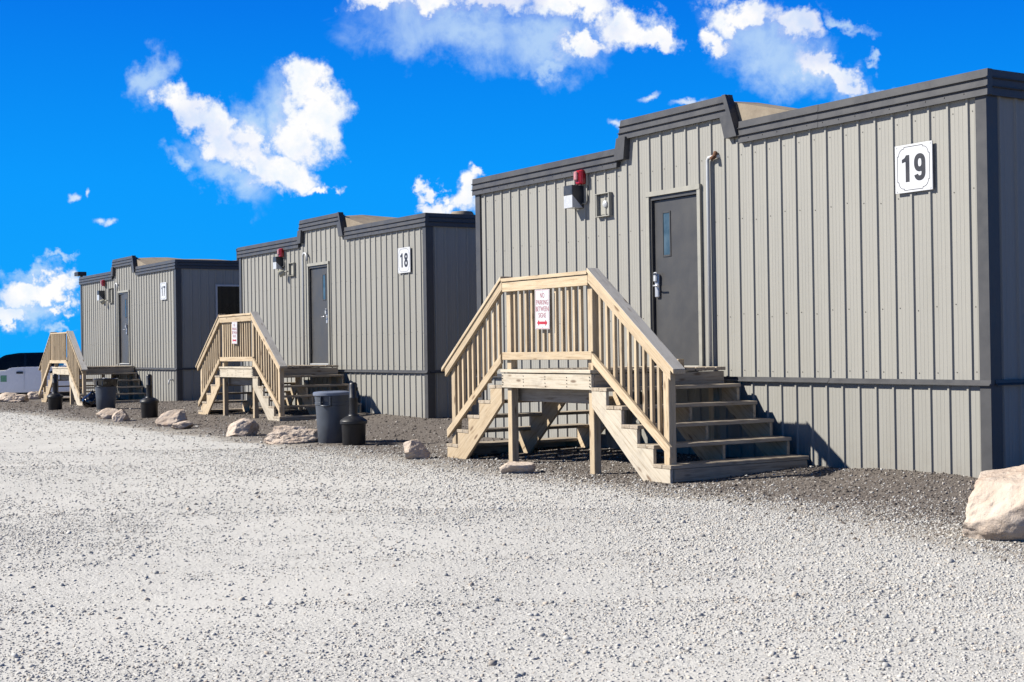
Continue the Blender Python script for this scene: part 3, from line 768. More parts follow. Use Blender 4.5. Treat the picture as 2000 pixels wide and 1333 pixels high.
def number_sign(txt, base, x0, x1, z0, z1, label):
    w, h = x1 - x0, z1 - z0
    s = empty('number_sign', (base[0] + (x0 + x1) / 2, base[1] - 0.034, base[2] + (z0 + z1) / 2), label, 'sign', 'number signs on the trailers')
    link('sign_plate', box_mesh(w, 0.012, h, 'sign_white', 0.0015), s)
    dw = w * 0.30
    for ch, cx in ((txt[0], -w * 0.19), (txt[1], w * 0.17)):
        v, f = digit(ch, cx, 0, h * 0.56, dw, -0.0075)
        link('numeral', raw('numeral', v, f, 'sign_black'), s)
    v, f = sign_border(w * 0.86, h * 0.90, -0.0072)
    link('border_line', raw('border_line', v, f, 'sign_black'), s)
    for sx in (-1, 1):
        for sz in (-1, 1):
            link('screw', lathe([(0.008, 0), (0.008, 0.003), (0.0, 0.004)], 10, 'galvanised', 'screw'), s, None, (sx * w * 0.45, -0.006, sz * h * 0.46), (PI / 2, 0, 0))
number_sign('19', B19, -1.070, -0.604, 2.740, 3.205, 'white sign with a bold black 19, near the right corner of the closest trailer')
number_sign('18', B18, -1.045, -0.560, 2.735, 3.205, 'white square plate showing 18 on the middle trailer wall above the lidded can')
number_sign('17', B17, -1.200, -0.700, 2.755, 3.220, 'smallest number plate, reads 17, on the most distant wall')

# ------------------------------------------------------------------ wall fittings
def alarm(base, x, z, label, w=0.15):
    a = empty('alarm_light', (base[0] + x, base[1], base[2] + z), label, 'alarm', 'red alarm strobes under the roof edge')
    box('back_plate', a, -w / 2 - 0.02, w / 2 + 0.02, -0.030, 0.0, -0.115, 0.115, 'beige_frame', 0.003)
    box('strobe_body', a, -w / 2, w / 2, -0.105, -0.0305, -0.10, 0.085, 'red_plastic', 0.014)
    box('strobe_lens', a, -w / 2 + 0.005, w * 0.02, -0.140, -0.1055, -0.05, 0.07, 'strobe_lens', 0.014)
    for k in range(3): box('grille_rib', a, w * 0.16 + k * 0.02, w * 0.16 + k * 0.02 + 0.009, -0.118, -0.1055, -0.08, 0.07, 'red_plastic', 0.002)
    return a
def wall_lamp(base, x, z, label, s=1.0, conduit=True):
    l = empty('wall_lamp', (base[0] + x, base[1], base[2] + z), label, 'lamp', 'wall lamps below the red alarms')
    w, h, d = 0.20 * s, 0.30 * s, 0.19 * s
    v = [(-w / 2, -d, 0), (w / 2, -d, 0), (w / 2, 0, 0), (-w / 2, 0, 0), (-w / 2, -d, -h * .42), (w / 2, -d, -h * .42), (w / 2, 0, -h), (-w / 2, 0, -h)]
    f = [(3, 2, 1, 0), (0, 1, 5, 4), (1, 2, 6, 5), (2, 3, 7, 6), (3, 0, 4, 7), (4, 5, 6, 7)]
    bm = bmesh.new(); me = raw('housing', v, f, 'lamp_housing'); bm.from_mesh(me); bmesh.ops.bevel(bm, geom=bm.edges[:], offset=0.006, segments=1, affect='EDGES'); bm.to_mesh(me); bm.free()
    link('housing', me, l)
    e = 0.004
    v = [(-w / 2 + e, -d + e, -h * .425), (w / 2 - e, -d + e, -h * .425), (w / 2 - e, -0.02, -h * .97), (-w / 2 + e, -0.02, -h * .97), (-w / 2 + e, -d + e, -h * .97), (w / 2 - e, -d + e, -h * .97)]
    f = [(0, 1, 5, 4), (4, 5, 2, 3), (0, 4, 3), (1, 2, 5), (0, 3, 2, 1)]
    link('lens', raw('lens', v, f, 'lamp_lens'), l)
    if conduit: link('conduit', tube_mesh([(w / 2 + 0.10, -0.025, 0.26), (w / 2 + 0.10, -0.025, -h * .7), (w / 2 + 0.08, -0.03, -h * .8), (w / 2 - 0.02, -0.04, -h * .8)], 0.010, 'beige_frame', 8), l)
    return l
def junction(base, x, z, w, h, label):
    j = empty('surround_box', (base[0] + x, base[1], base[2] + z), label, 'wall box', 'beige framed wall boxes beside the doors')
    box('back_panel', j, -w / 2 + 0.0205, w / 2 - 0.0205, -0.008, -0.001, -h / 2 + 0.0205, h / 2 - 0.0205, 'beige_frame')
    for (x0, x1, z0, z1) in ((-w / 2, -w / 2 + 0.02, -h / 2, h / 2), (w / 2 - 0.02, w / 2, -h / 2, h / 2)): box('frame_side', j, x0, x1, -0.055, -0.001, z0, z1, 'beige_frame', 0.002)
    for (z0, z1) in ((-h / 2 - 0.012, -h / 2 - 0.0005), (h / 2 + 0.0005, h / 2 + 0.012)): box('frame_side', j, -w / 2 - 0.012, w / 2 + 0.008, -0.060, -0.001, z0, z1, 'beige_frame', 0.002)
    return j
def head_lamp(base, x, z, dx, label, sc=1.0):
    e = empty('floodlight', (base[0] + x, base[1], base[2] + z), label, 'floodlight', 'round floodlight heads by the doors')
    link('arm', tube_mesh([(0.12, -0.02, 0.0), (0.08, -0.07, 0.0), (0.02, -0.09, -0.01)], 0.016, 'lamp_cream', 8), e)
    m1 = lathe([(0.035, 0.0), (0.062, 0.03), (0.075, 0.10), (0.078, 0.125), (0.066, 0.13)], 18, 'lamp_cream', 'lamp_shell')
    sh = link('lamp_shell', m1, e, None, (0.03, -0.08, -0.01), (PI * 0.62, 0, dx))
    link('lens', lathe([(0.066, 0.0), (0.0, 0.012)], 18, 'lamp_lens', 'lens', cap_bot=False), sh, None, (0, 0, 0.1205))
    return e
alarm(B19, -6.405, 3.500, 'red alarm strobe high on trailer 19 above its wall lamp')
wall_lamp(B19, -6.53, 3.395, 'dark wall lamp with white lens directly under the red alarm of trailer 19')
j = junction(B19, -5.955, 3.095, 0.29, 0.275, 'beige framed wall box with a round button left of the dark door of 19')
link('button', lathe([(0.050, 0.0), (0.046, 0.018), (0.03, 0.03), (0.0, 0.034)], 18, 'lamp_lens', 'button'), j, None, (0.01, -0.008, 0.01), (PI / 2, 0, 0))
alarm(B18, -6.52, 3.49, 'red alarm strobe on the middle trailer, 18, left of its round floodlight')
wall_lamp(B18, -6.66, 3.40, 'dark wall lamp with white lens on trailer 18 above a round floodlight head', 0.92)
junction(B18, -6.04, 3.09, 0.27, 0.26, 'beige framed wall box behind the round floodlight head of trailer 18')
head_lamp(B18, -6.36, 3.06, -0.5, 'round cream floodlight head left of the door of trailer 18')
a = alarm(B17, -6.45, 3.47, 'smallest red alarm strobe, on the farthest trailer wall', 0.17)
wall_lamp(B17, -6.62, 3.24, 'dark wall lamp on trailer 17 hanging well below its red alarm', 1.0)
junction(B17, -5.80, 3.06, 0.30, 0.42, 'tall beige framed wall box on trailer 17')
head_lamp(B17, -6.30, 2.93, -0.5, 'small cream floodlight head below the lamp of trailer 17')

# ------------------------------------------------------------------ stairs
RISE, RUN = 0.185, 0.262
def stairs(base, dz, label, rail_low=0.0, facing=True):
    """two flights meeting at a landing, along the front wall; local x of the trailer, y0 outermost"""
    s = empty('wooden_stairs', (base[0], base[1], base[2] + dz), label, 'stairs', 'wooden landing stairs before the trailer doors')
    LX0, LX1 = -5.352, -3.548; Y0, Y1 = -1.96, -0.14; ZL = 1.050
    cx = (LX0 + LX1) / 2
    jit = lambda k: random.uniform(-k, k)
    # landing
    nb = 13; bw = (Y1 - Y0 + 0.03) / nb
    for i in range(nb):
        y = Y0 - 0.018 + bw * (i + 0.5)
        a = LX0 - 0.012 + jit(0.006); b = LX1 + 0.012 + jit(0.008); z = ZL - 0.019 + jit(0.002)
        if i == 0: board('deck_board', s, (LX0 - 0.004, y, ZL - 0.019), (LX1 + 0.004, y, ZL - 0.019), bw - 0.006, 0.038, 'pale_board', (0, 1, 0))
        else: board('deck_board', s, (a, y, z), (b, y, z), bw - 0.008, 0.038, 'weathered_board', (0, 1, 0))
    zj = ZL - 0.040
    board('rim_joist', s, (LX0, Y0 + 0.019, zj - 0.090), (LX1, Y0 + 0.019, zj - 0.090), 0.165, 0.038, 'pale_board', (0, 0, 1))
    for x in (LX0 + 0.019, LX1 - 0.019):
        board('rim_joist', s, (x, Y0 + 0.040, zj - 0.090), (x, Y1, zj - 0.090), 0.165, 0.037, 'weathered_board', (0, 0, 1))
    for x in (LX0 + 0.46, cx, LX1 - 0.46):
        board('floor_joist', s, (x, Y0 + 0.040, zj - 0.090), (x, Y1, zj - 0.090), 0.16, 0.037, 'weathered_board', (0, 0, 1))
    board('support_beam', s, (LX0 + 0.06, Y0 + 0.20, zj - 0.255), (LX1 - 0.06, Y0 + 0.20, zj - 0.255), 0.15, 0.038, 'weathered_board', (0, 0, 1))
    npts = [(x, Y0, zj - 0.09 + dz_) for x in (LX0 + 0.02, LX0 + 0.03, LX0 + 0.47, LX0 + 0.92, LX1 - 0.46, LX1 - 0.03, LX1 - 0.02) for dz_ in (-0.05, -0.015, 0.02, 0.05)]
    nm = link('nails', screws_mesh([(x + jit(0.006), y, z + jit(0.006)) for x, y, z in npts], 'y'), s); nm['kind'] = 'stuff'
    # posts: ground to handrail at the outer corners, plain legs at the wall
    zt = 2.055 - rail_low
    for x in (LX0 + 0.105, LX1 - 0.063):
        board('post', s, (x, Y0 + 0.085, -0.13), (x, Y0 + 0.085, zt), 0.089, 0.089, 'pine', (0, 1, 0), 0.005)
    for x in (LX0 + 0.105, LX1 - 0.063):
        board('leg', s, (x, Y1 - 0.10, -0.13), (x, Y1 - 0.10, zj - 0.178), 0.089, 0.089, 'pine', (0, 1, 0), 0.005)
    slope = math.atan2(RISE, RUN)
    for sg in (1, -1):
        E = LX1 if sg > 0 else LX0                   # landing edge
        X = lambda d: E + sg * d                     # d: distance out from the landing
        # five treads of two boards each
        for k in range(1, 6):
            zt_ = ZL - RISE * k
            nose = X(RUN * k + 0.018)
            for q in range(2):
                w = 0.138
                xc = nose - sg * (w / 2 + q * (w + 0.006))
                mat = 'weathered_board'
                board('tread_board', s, (xc, Y0 - 0.004 + jit(0.003), zt_ - 0.019 + jit(0.0015)), (xc, Y1 + jit(0.006), zt_ - 0.019 + jit(0.0015)), w, 0.038, mat, (1, 0, 0))
        # stringers: saw-tooth upper edge, sloped lower edge
        for i, y in enumerate((Y0 + 0.0, (Y0 + Y1) / 2 - 0.02, Y1 - 0.045)):
            pts = []
            zz = ZL - 0.040
            pts.append((X(0.002), zz - RISE + 0.0))
            for k in range(1, 6):
                pts.append((X(RUN * k), zz - RISE * k))
                pts.append((X(RUN * k), zz - RISE * (k + 1) if k < 5 else -0.13))
            pts.append((X(RUN * 5 - 0.345), -0.13))
            pts.append((X(0.002), zz - RISE - 0.165))
            if sg < 0: pts = pts[::-1]
            prism('stringer', s, pts, y, y + 0.038, 'pale_board' if (i == 0 and sg > 0) else 'pine', -sg * slope)
        # solid bottom riser
        xb = X(RUN * 5 - 0.020)
        board('riser_board', s, (xb + sg * 0.0195, Y0 + 0.040, 0.020), (xb + sg * 0.0195, Y1 - 0.047, 0.020), 0.125, 0.036, 'weathered_board', (0, 0, 1))
        # rail post at the foot, standing on the lowest tread
        xp = X(RUN * 5 - 0.100)
        zr = lambda d: 2.060 - rail_low - 0.742 * max(d, 0)      # underside of cap along the slope
        board('post', s, (xp, Y0 + 0.085, ZL - RISE * 5 - 0.10), (xp, Y0 + 0.085, zr(RUN * 5 - 0.10) - 0.02), 0.089, 0.089, 'pine', (0, 1, 0), 0.005)
        # upper sloping rail, its cap and the lower sloping rail: plumb-cut ends
        d1 = RUN * 5 + 0.03
        def sl(name, d0_, d1_, ztop, h, y0, y1, mat, k):
            pts = [(X(d0_), ztop - k * d0_), (X(d1_), ztop - k * d1_), (X(d1_), ztop - k * d1_ - h), (X(d0_), ztop - k * d0_ - h)]
            if sg < 0: pts = pts[::-1]
            prism(name, s, pts, y0, y1, mat, -sg * math.atan(k))
        k_ = 0.742
        sl('hand_rail', -0.036, d1, 2.058 - rail_low, 0.112, Y0 - 0.003, Y0 + 0.035, 'pine', k_)
        sl('rail_cap', -0.034, d1 + 0.065, 2.1015 - rail_low, 0.042, Y0 - (0.018 if facing else 0.050), Y0 + 0.135, 'pine', k_)
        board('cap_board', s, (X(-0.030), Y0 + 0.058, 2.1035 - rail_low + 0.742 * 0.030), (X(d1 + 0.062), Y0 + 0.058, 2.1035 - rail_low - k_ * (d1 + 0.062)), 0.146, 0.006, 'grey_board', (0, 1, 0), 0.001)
        lo = -0.002 if facing else -0.080
        sl('lower_rail', 0.012, RUN * 5 + 0.004, 1.238, 0.108, Y0 + lo, Y0 + lo + 0.036, 'pine', 0.712)
        yf = Y0 + (0.057 if facing else -0.023)
        # balusters of the flight
        nbal = 9
        for i in range(nbal):
            d = 0.115 + i * (RUN * 5 - 0.10 - 0.115 - 0.07) / (nbal - 0.6) + jit(0.006)
            x = X(d)
            top = 2.030 - rail_low - k_ * d - 0.006; bot = 1.238 - 0.712 * d - 0.10
            board('baluster', s, (x, yf, bot), (x + jit(0.004), yf, top + (0.0 if facing else 0.026)), 0.036, 0.038, 'pine', (0, 1, 0), 0.002)
    # level rails of the landing
    yb = Y0 + 0.057
    if facing:
        board('hand_rail', s, (LX0 + 0.040, Y0 + 0.016, 2.000), (LX1 - 0.040, Y0 + 0.016, 2.000), 0.112, 0.038, 'pine', (0, 0, 1))
    else:
        yb = Y0 - 0.023
    board('rail_cap', s, (LX0 + 0.036, Y0 + (0.058 if facing else 0.043), 2.080 - rail_low), (LX1 - 0.036, Y0 + (0.058 if facing else 0.043), 2.080 - rail_low), 0.153 if facing else 0.184, 0.040, 'pine', (0, 1, 0))
    board('lower_rail', s, (LX0 + 0.02, Y0 + (0.017 if facing else -0.062), 1.202), (LX1 + 0.010, Y0 + (0.017 if facing else -0.062), 1.202), 0.088, 0.037, 'pine', (0, 0, 1))
    if not facing:
        for x in (LX0 + 0.05, LX0 + 0.14, LX1 - 0.012): board('baluster', s, (x, yb, 1.165), (x, yb, 2.057 - rail_low), 0.036, 0.038, 'pine', (0, 1, 0), 0.002)
    nbal = 12
    for i in range(nbal):
        x = LX0 + 0.235 + i * (LX1 - LX0 - 0.105 - 0.063 - 0.235) / (nbal - 0.4) + jit(0.007)
        board('baluster', s, (x, yb, 1.165), (x + jit(0.004), yb, 2.057 - rail_low), 0.036, 0.038, 'pine', (0, 1, 0), 0.002)
    return s
st19 = stairs(B19, 0.0, 'large weathered pine stairs with landing in front of trailer 19')
st18 = stairs((B18[0] + 0.02, B18[1], 0), -0.038, 'pine stairs with landing before trailer 18, behind the lidded grey bin')
st17 = stairs((B17[0] + 0.0, B17[1] + 0.08, 0), -0.085, 'smallest pine stairs before trailer 17, balusters covering its outer face', 0.075, False)

# ------------------------------------------------------------------ no parking signs on the railings
def text_mesh(txt, size, mat, sx=0.72):
    cu = bpy.data.curves.new('txt', 'FONT'); cu.body = txt; cu.size = size; cu.align_x = 'CENTER'; cu.offset = 0.0; cu.extrude = 0.0003
    ob = bpy.data.objects.new('txt', cu); COL.objects.link(ob)
    dg = bpy.context.evaluated_depsgraph_get()
    me = bpy.data.meshes.new_from_object(ob.evaluated_get(dg))
    bpy.data.objects.remove(ob); bpy.data.curves.remove(cu)
    me.materials.clear(); me.materials.append(MATS[mat])
    for v in me.vertices: v.co.x *= sx
    return me
def parking_sign(st, x, z, arrow_both, label, lean=0.0):
    o = st.matrix_world if False else None
    L = st.location
    s = empty('parking_sign', (L.x + x, L.y - 1.970, L.z + z), label, 'sign', 'no parking signs on the stair railings')
    w, h = 0.290, 0.440
    s.rotation_euler = (0, lean, 0)
    link('sign_plate', box_mesh(w, 0.004, h, 'sign_white', 0.001), s)
    for i, (tx, zz, sz) in enumerate((('NO', 0.128, 0.078), ('PARKING', 0.052, 0.078), ('BETWEEN', -0.022, 0.078), ('SIGNS', -0.092, 0.078))):
        link('lettering', text_mesh(tx, sz, 'sign_ink', 0.74), s, None, (0, -0.0030, zz), (PI / 2, 0, 0))
    a = 0.105
    pts = [(-a, 0), (-a + 0.042, 0.036), (-a + 0.042, 0.015), (a - 0.042, 0.015), (a - 0.042, 0.036), (a, 0), (a - 0.042, -0.036), (a - 0.042, -0.015), (-a + 0.042, -0.015), (-a + 0.042, -0.036)]
    link('arrow', raw('arrow', [(x_, -0.0032, z_ - 0.150) for x_, z_ in pts], [tuple(range(10))], 'sign_red'), s)
    for (z0, z1) in ((0.2115, 0.2145), (-0.2145, -0.2115)): box('border_line', s, -0.132, 0.132, -0.0032, -0.0022, z0, z1, 'sign_red')
    for x0 in (-0.1345, 0.1315): box('border_line', s, x0, x0 + 0.003, -0.0032, -0.0022, -0.2113, 0.2113, 'sign_red')
    for zz in (0.195, -0.197): link('screw', lathe([(0.007, 0), (0.006, 0.003), (0, 0.004)], 8, 'galvanised', 'screw'), s, None, (0, -0.002, zz), (PI / 2, 0, 0))
    return s
parking_sign(st19, -4.452, 1.718, True, 'white and red NO PARKING BETWEEN SIGNS plate on the nearest stair railing', 0.02)
parking_sign(st18, -4.452, 1.728, True, 'white and red no parking plate on the railing before trailer 18', 0.03)

# ------------------------------------------------------------------ wood blocks on the landings
def block(x, y, z, L, rz, label, t=0.045):
    o = link('wood_block', box_mesh(L, 0.09, t, 'pine', 0.004), None, None, (x, y, z + t / 2), (0, 0, rz))
    return tag(o, label, 'wood block', 'offcuts lying on the landings')
block(-3.80, -0.66, 1.052, 0.24, 0.25, 'lower one of two stacked wood offcuts on the landing of 19')
block(-3.80, -0.66, 1.0985, 0.25, 0.12, 'upper one of two stacked wood offcuts on the landing of 19')
block(B18[0] - 4.95, B18[1] - 1.0, 1.050 - 0.038 + 0.002, 0.40, 0.1, 'long flat wood offcut on the landing before trailer 18', 0.03)

# ------------------------------------------------------------------ bins, ash stands, bag
def ring_noise(me, amp, z0, z1, f=9.0, seed=0.0):
    for v in me.vertices:
        if z0 <= v.co.z <= z1:
            n = mnoise.noise(Vector((v.co.x * f + seed, v.co.y * f, v.co.z * f)))
            r = math.hypot(v.co.x, v.co.y) or 1e-6
            v.co.x *= 1 + amp * n / r; v.co.y *= 1 + amp * n / r; v.co.z += amp * 0.5 * n
def trash_can(x, y, label, lid, bag):
    z = gz(x, y)
    t = empty('trash_can', (x, y, z - 0.01), label, 'trash can', 'round grey plastic trash cans')
    link('body', lathe([(0.205, 0.0), (0.215, 0.012), (0.232, 0.30), (0.248, 0.555), (0.256, 0.56), (0.258, 0.60), (0.252, 0.605), (0.262, 0.69), (0.276, 0.695), (0.276, 0.715), (0.262, 0.716), (0.245, 0.60), (0.21, 0.03), (0.0, 0.025)], 48, 'can_grey', 'body'), t)
    for a in (0.0, PI):
        h = empty_part('handle', t, (0, 0, 0)); h.rotation_euler = (0, 0, a + 2.35)
        link('grip', tube_mesh([(0.25, -0.075, 0.56), (0.305, -0.06, 0.555), (0.315, 0, 0.553), (0.305, 0.06, 0.555), (0.25, 0.075, 0.56)], 0.012, 'can_grey', 8), h)
        box('bracket', h, 0.246, 0.300, -0.080, -0.066, 0.56, 0.685, 'can_grey', 0.003)
        box('bracket', h, 0.246, 0.300, 0.066, 0.080, 0.56, 0.685, 'can_grey', 0.003)
    if lid:
        l = link('lid', lathe([(0.282, 0.700), (0.284, 0.735), (0.270, 0.748), (0.20, 0.757), (0.125, 0.757), (0.115, 0.750), (0.110, 0.70)], 48, 'can_lid', 'lid', cap_bot=False), t)
    if bag:
        me = lathe([(0.258, 0.545), (0.272, 0.56), (0.278, 0.60), (0.280, 0.65), (0.288, 0.70), (0.290, 0.722), (0.270, 0.735), (0.240, 0.72), (0.20, 0.55)], 64, 'bag_black', 'liner_bag', cap_bot=False)
        ring_noise(me, 0.010, 0.0, 0.71, 14)
        link('liner_bag', me, t)
        box('paper_scrap', t, -0.10, 0.06, -0.05, 0.03, 0.735, 0.748, 'sign_white', 0.003)
    return t
trash_can(-10.30, -1.83, 'grey trash can with a lid and round opening beside trailer 18 stairs', True, False)
trash_can(-25.0, -0.93, 'grey trash can lined with a black bag before the steps of 17', False, True)
def ash_stand(x, y, label, yaw=0.0):
    z = gz(x, y)
    t = empty('ash_stand', (x, y, z - 0.008), label, 'ash stand', 'black smokers posts standing on the gravel', yaw)
    link('bucket', lathe([(0.158, 0.0), (0.164, 0.01), (0.172, 0.30), (0.176, 0.308), (0.0, 0.31)], 36, 'ash_black', 'bucket'), t)
    link('collar', lathe([(0.182, 0.302), (0.194, 0.310), (0.196, 0.345), (0.184, 0.362), (0.130, 0.400), (0.086, 0.418), (0.078, 0.428), (0.076, 0.44), (0.064, 0.445)], 36, 'ash_black', 'collar', cap_bot=False), t)
    link('neck', lathe([(0.061, 0.43), (0.061, 0.66), (0.064, 0.665), (0.064, 0.682), (0.060, 0.688), (0.059, 0.865), (0.050, 0.885), (0.035, 0.895), (0.0, 0.898)], 24, 'ash_black', 'neck', cap_bot=False), t)
    link('opening', lathe([(0.026, 0.0), (0.026, 0.006), (0.020, 0.006), (0.0, 0.001)], 14, 'interior_dark', 'opening'), t, None, (0.0590, 0, 0.80), (0, PI / 2, 0))
    return t
ash_stand(-9.66, -1.80, 'black smokers post right next to the lidded grey can', 0.9)
ash_stand(-20.0, -1.47, 'black smokers post standing alone before the corner of trailer 17', -0.2)
ash_stand(-27.0, -1.61, 'black smokers post at the left foot of the farthest stairs', -0.6)
# garbage bag
def ground_at(px, py):
    d = FWD + RIGHT * ((px - 1000) / FPX) - UP * ((py - 666.5) / FPX); z = -0.05
    for _ in range(6):
        p = CAM + d * ((z - CAM.z) / d.z); z = gz(p.x, p.y)
    return p
GB = ground_at(179, 796) + Vector((-0.12, 0.05, 0.13))
bm = bmesh.new(); bmesh.ops.create_icosphere(bm, subdivisions=5, radius=1.0)
for v in bm.verts:
    p = v.co.copy(); n = mnoise.fractal(p * 1.6 + Vector((4, 2, 1)), 1.0, 2.0, 5); r = mnoise.ridged_multi_fractal(p * 2.1 + Vector((1, 7, 3)), 1.0, 2.0, 4, 1.0, 2.0)
    k = 1 + 0.10 * n + 0.055 * (r - 1)
    v.co = Vector((p.x * 0.25 * k, p.y * 0.23 * k, (p.z * 0.21 * k) if p.z < 0.4 else (0.084 + (p.z - 0.4) * 0.34) * k))
    if v.co.z > 0.10: q = max(0.25, 1 - (v.co.z - 0.10) * 4.0); v.co.x *= q; v.co.y *= q
    v.co.z = max(v.co.z, -0.14)
gb = link('garbage_bag', from_bm(bm, 'garbage_bag', 'bag_black', True), None, None, tuple(GB), (0, 0, 0.6))
tag(gb, 'shiny tied black garbage bag slumped beside the bag-lined trash can', 'garbage bag')

# ------------------------------------------------------------------ boulders
def pix(px, py, z):
    d = FWD + RIGHT * ((px - 1000) / FPX) - UP * ((py - 666.5) / FPX)
    t = (z - CAM.z) / d.z; return CAM + d * t
def boulder(x0, y0, x1, y1, label, seed, depth=0.75, cuts=9, rough=0.10, sink=0.14, sub=5, lean=0.0, flat_top=0.0, elong=0.0):
    sink = max(sink, 0.30)
    b = pix((x0 + x1) / 2, y1, -0.05)
    b = pix((x0 + x1) / 2, y1, gz(b.x, b.y))
    D = (b - CAM).dot(FWD); w = (x1 - x0) * D / FPX; h = (y1 - y0) * D / FPX
    rr = random.Random(seed); off = Vector((seed * 3.1, seed * 1.7, seed * 0.9))
    planes = []
    for i in range(cuts):
        n = Vector((rr.gauss(0, 1), rr.gauss(0, 1), rr.gauss(0, 0.8))).normalized(); planes.append((n, rr.uniform(0.54, 0.82)))
    if flat_top: planes.append((Vector((0.05, -0.1, 1)).normalized(), flat_top))
    bm = bmesh.new(); bmesh.ops.create_icosphere(bm, subdivisions=sub, radius=1.0)
    for v in bm.verts:
        p = v.co.copy()
        p *= 1 + 0.16 * mnoise.noise(p * 1.1 + off)
        for n, d in planes:
            e = p.dot(n) - d
            if e > 0: p -= n * e * 0.985
        dirn = v.co.normalized()
        p += dirn * (rough * mnoise.fractal(p * 2.6 + off, 0.75, 2.1, 7) * 0.85 + rough * 0.35 * (mnoise.ridged_multi_fractal(p * 2.2 + off * 2, 0.9, 2.0, 4, 1.0, 2.0) - 1.0) * 0.5)
        p.x += lean * p.z; 
        v.co = p
    xs = [v.co.x for v in bm.verts]; zs = [v.co.z for v in bm.verts]; ys = [v.co.y for v in bm.verts]
    sx = w / (max(xs) - min(xs)); sz = h * (1 + sink) / (max(zs) - min(zs)); sy = w * depth / (max(ys) - min(ys))
    mx = (max(xs) + min(xs)) / 2; mz = min(zs)
    for v in bm.verts: v.co = Vector(((v.co.x - mx) * sx, v.co.y * sy, (v.co.z - mz) * sz - h * sink))
    me = from_bm(bm, 'boulder', 'limestone', True)
    try: me.set_sharp_from_angle(angle=math.radians(30))
    except Exception: pass
    ang = math.atan2(RIGHT.y, RIGHT.x)
    dirh = Vector((b.x - CAM.x, b.y - CAM.y, 0)).normalized()
    q = b + dirh * (w * depth * 0.42)
    o = link('boulder', me, None, None, (q.x, q.y, b.z), (0, 0, math.atan2(-dirh.x, dirh.y)))
    return tag(o, label, 'boulder', 'limestone boulders edging the yard')
boulder(1883, 914, 2140, 1062, 'huge pale boulder at the corner of trailer 19, cut by the picture edge', 5, 0.85, 8, 0.05, 0.10, 6, 0.18)
boulder(788, 860, 842, 898, 'small wedge shaped boulder left of the nearest stairs', 12, 0.9, 8, 0.06, 0.16)
boulder(975, 904, 1047, 926, 'flat limestone slab at the foot of the nearest stair post', 21, 0.8, 9, 0.05, 0.9, 5, 0, 0.40)
boulder(442, 818, 507, 853, 'blocky tan boulder left of the long low craggy one, before the middle stairs', 33, 0.8, 8, 0.09, 0.16, 5, 0.12)
boulder(514, 832, 625, 867, 'long low craggy boulder just left of the lidded grey can', 44, 0.62, 10, 0.115, 0.18, 6)
boulder(304, 801, 366, 833, 'rounded pale boulder right of a lone smokers post', 52, 0.8, 7, 0.07, 0.16, 5, 0.15)
boulder(335, 823, 379, 839, 'low sharp pale stone lying in front of a rounded boulder', 61, 0.9, 8, 0.08, 0.25)
boulder(219, 800, 254, 824, 'upright whitish boulder, right one of the pair at the bag-lined can', 73, 0.9, 8, 0.06, 0.16, 5, 0.2)
boulder(188, 798, 232, 819, 'brownish boulder, left one of the pair at the bag-lined can', 84, 0.9, 7, 0.07, 0.2)
boulder(-6, 767, 36, 785, 'boulder at the left picture edge below the white pickup', 95, 0.9, 7, 0.09, 0.2)
boulder(8, 771, 56, 787, 'long boulder in the middle of three under the white pickup', 104, 0.8, 7, 0.11, 0.2)
boulder(52, 764, 86, 781, 'boulder against the foot of the farthest stairs', 113, 0.9, 7, 0.08, 0.2)

# ------------------------------------------------------------------ floodlight pole left of 17
fp = empty('floodlight_pole', (B17[0] - W - 0.14, B17[1] + 0.05, gz(B17[0] - W, B17[1]) - 0.05), 'thin dark pole with a small floodlight on top at the corner of 17', 'light pole')
link('pole', lathe([(0.045, 0.0), (0.042, 3.86)], 14, 'dark_trim', 'pole'), fp)
box('lamp_head', fp, -0.23, 0.19, -0.17, 0.11, 3.862, 3.99, 'black_metal', 0.015)

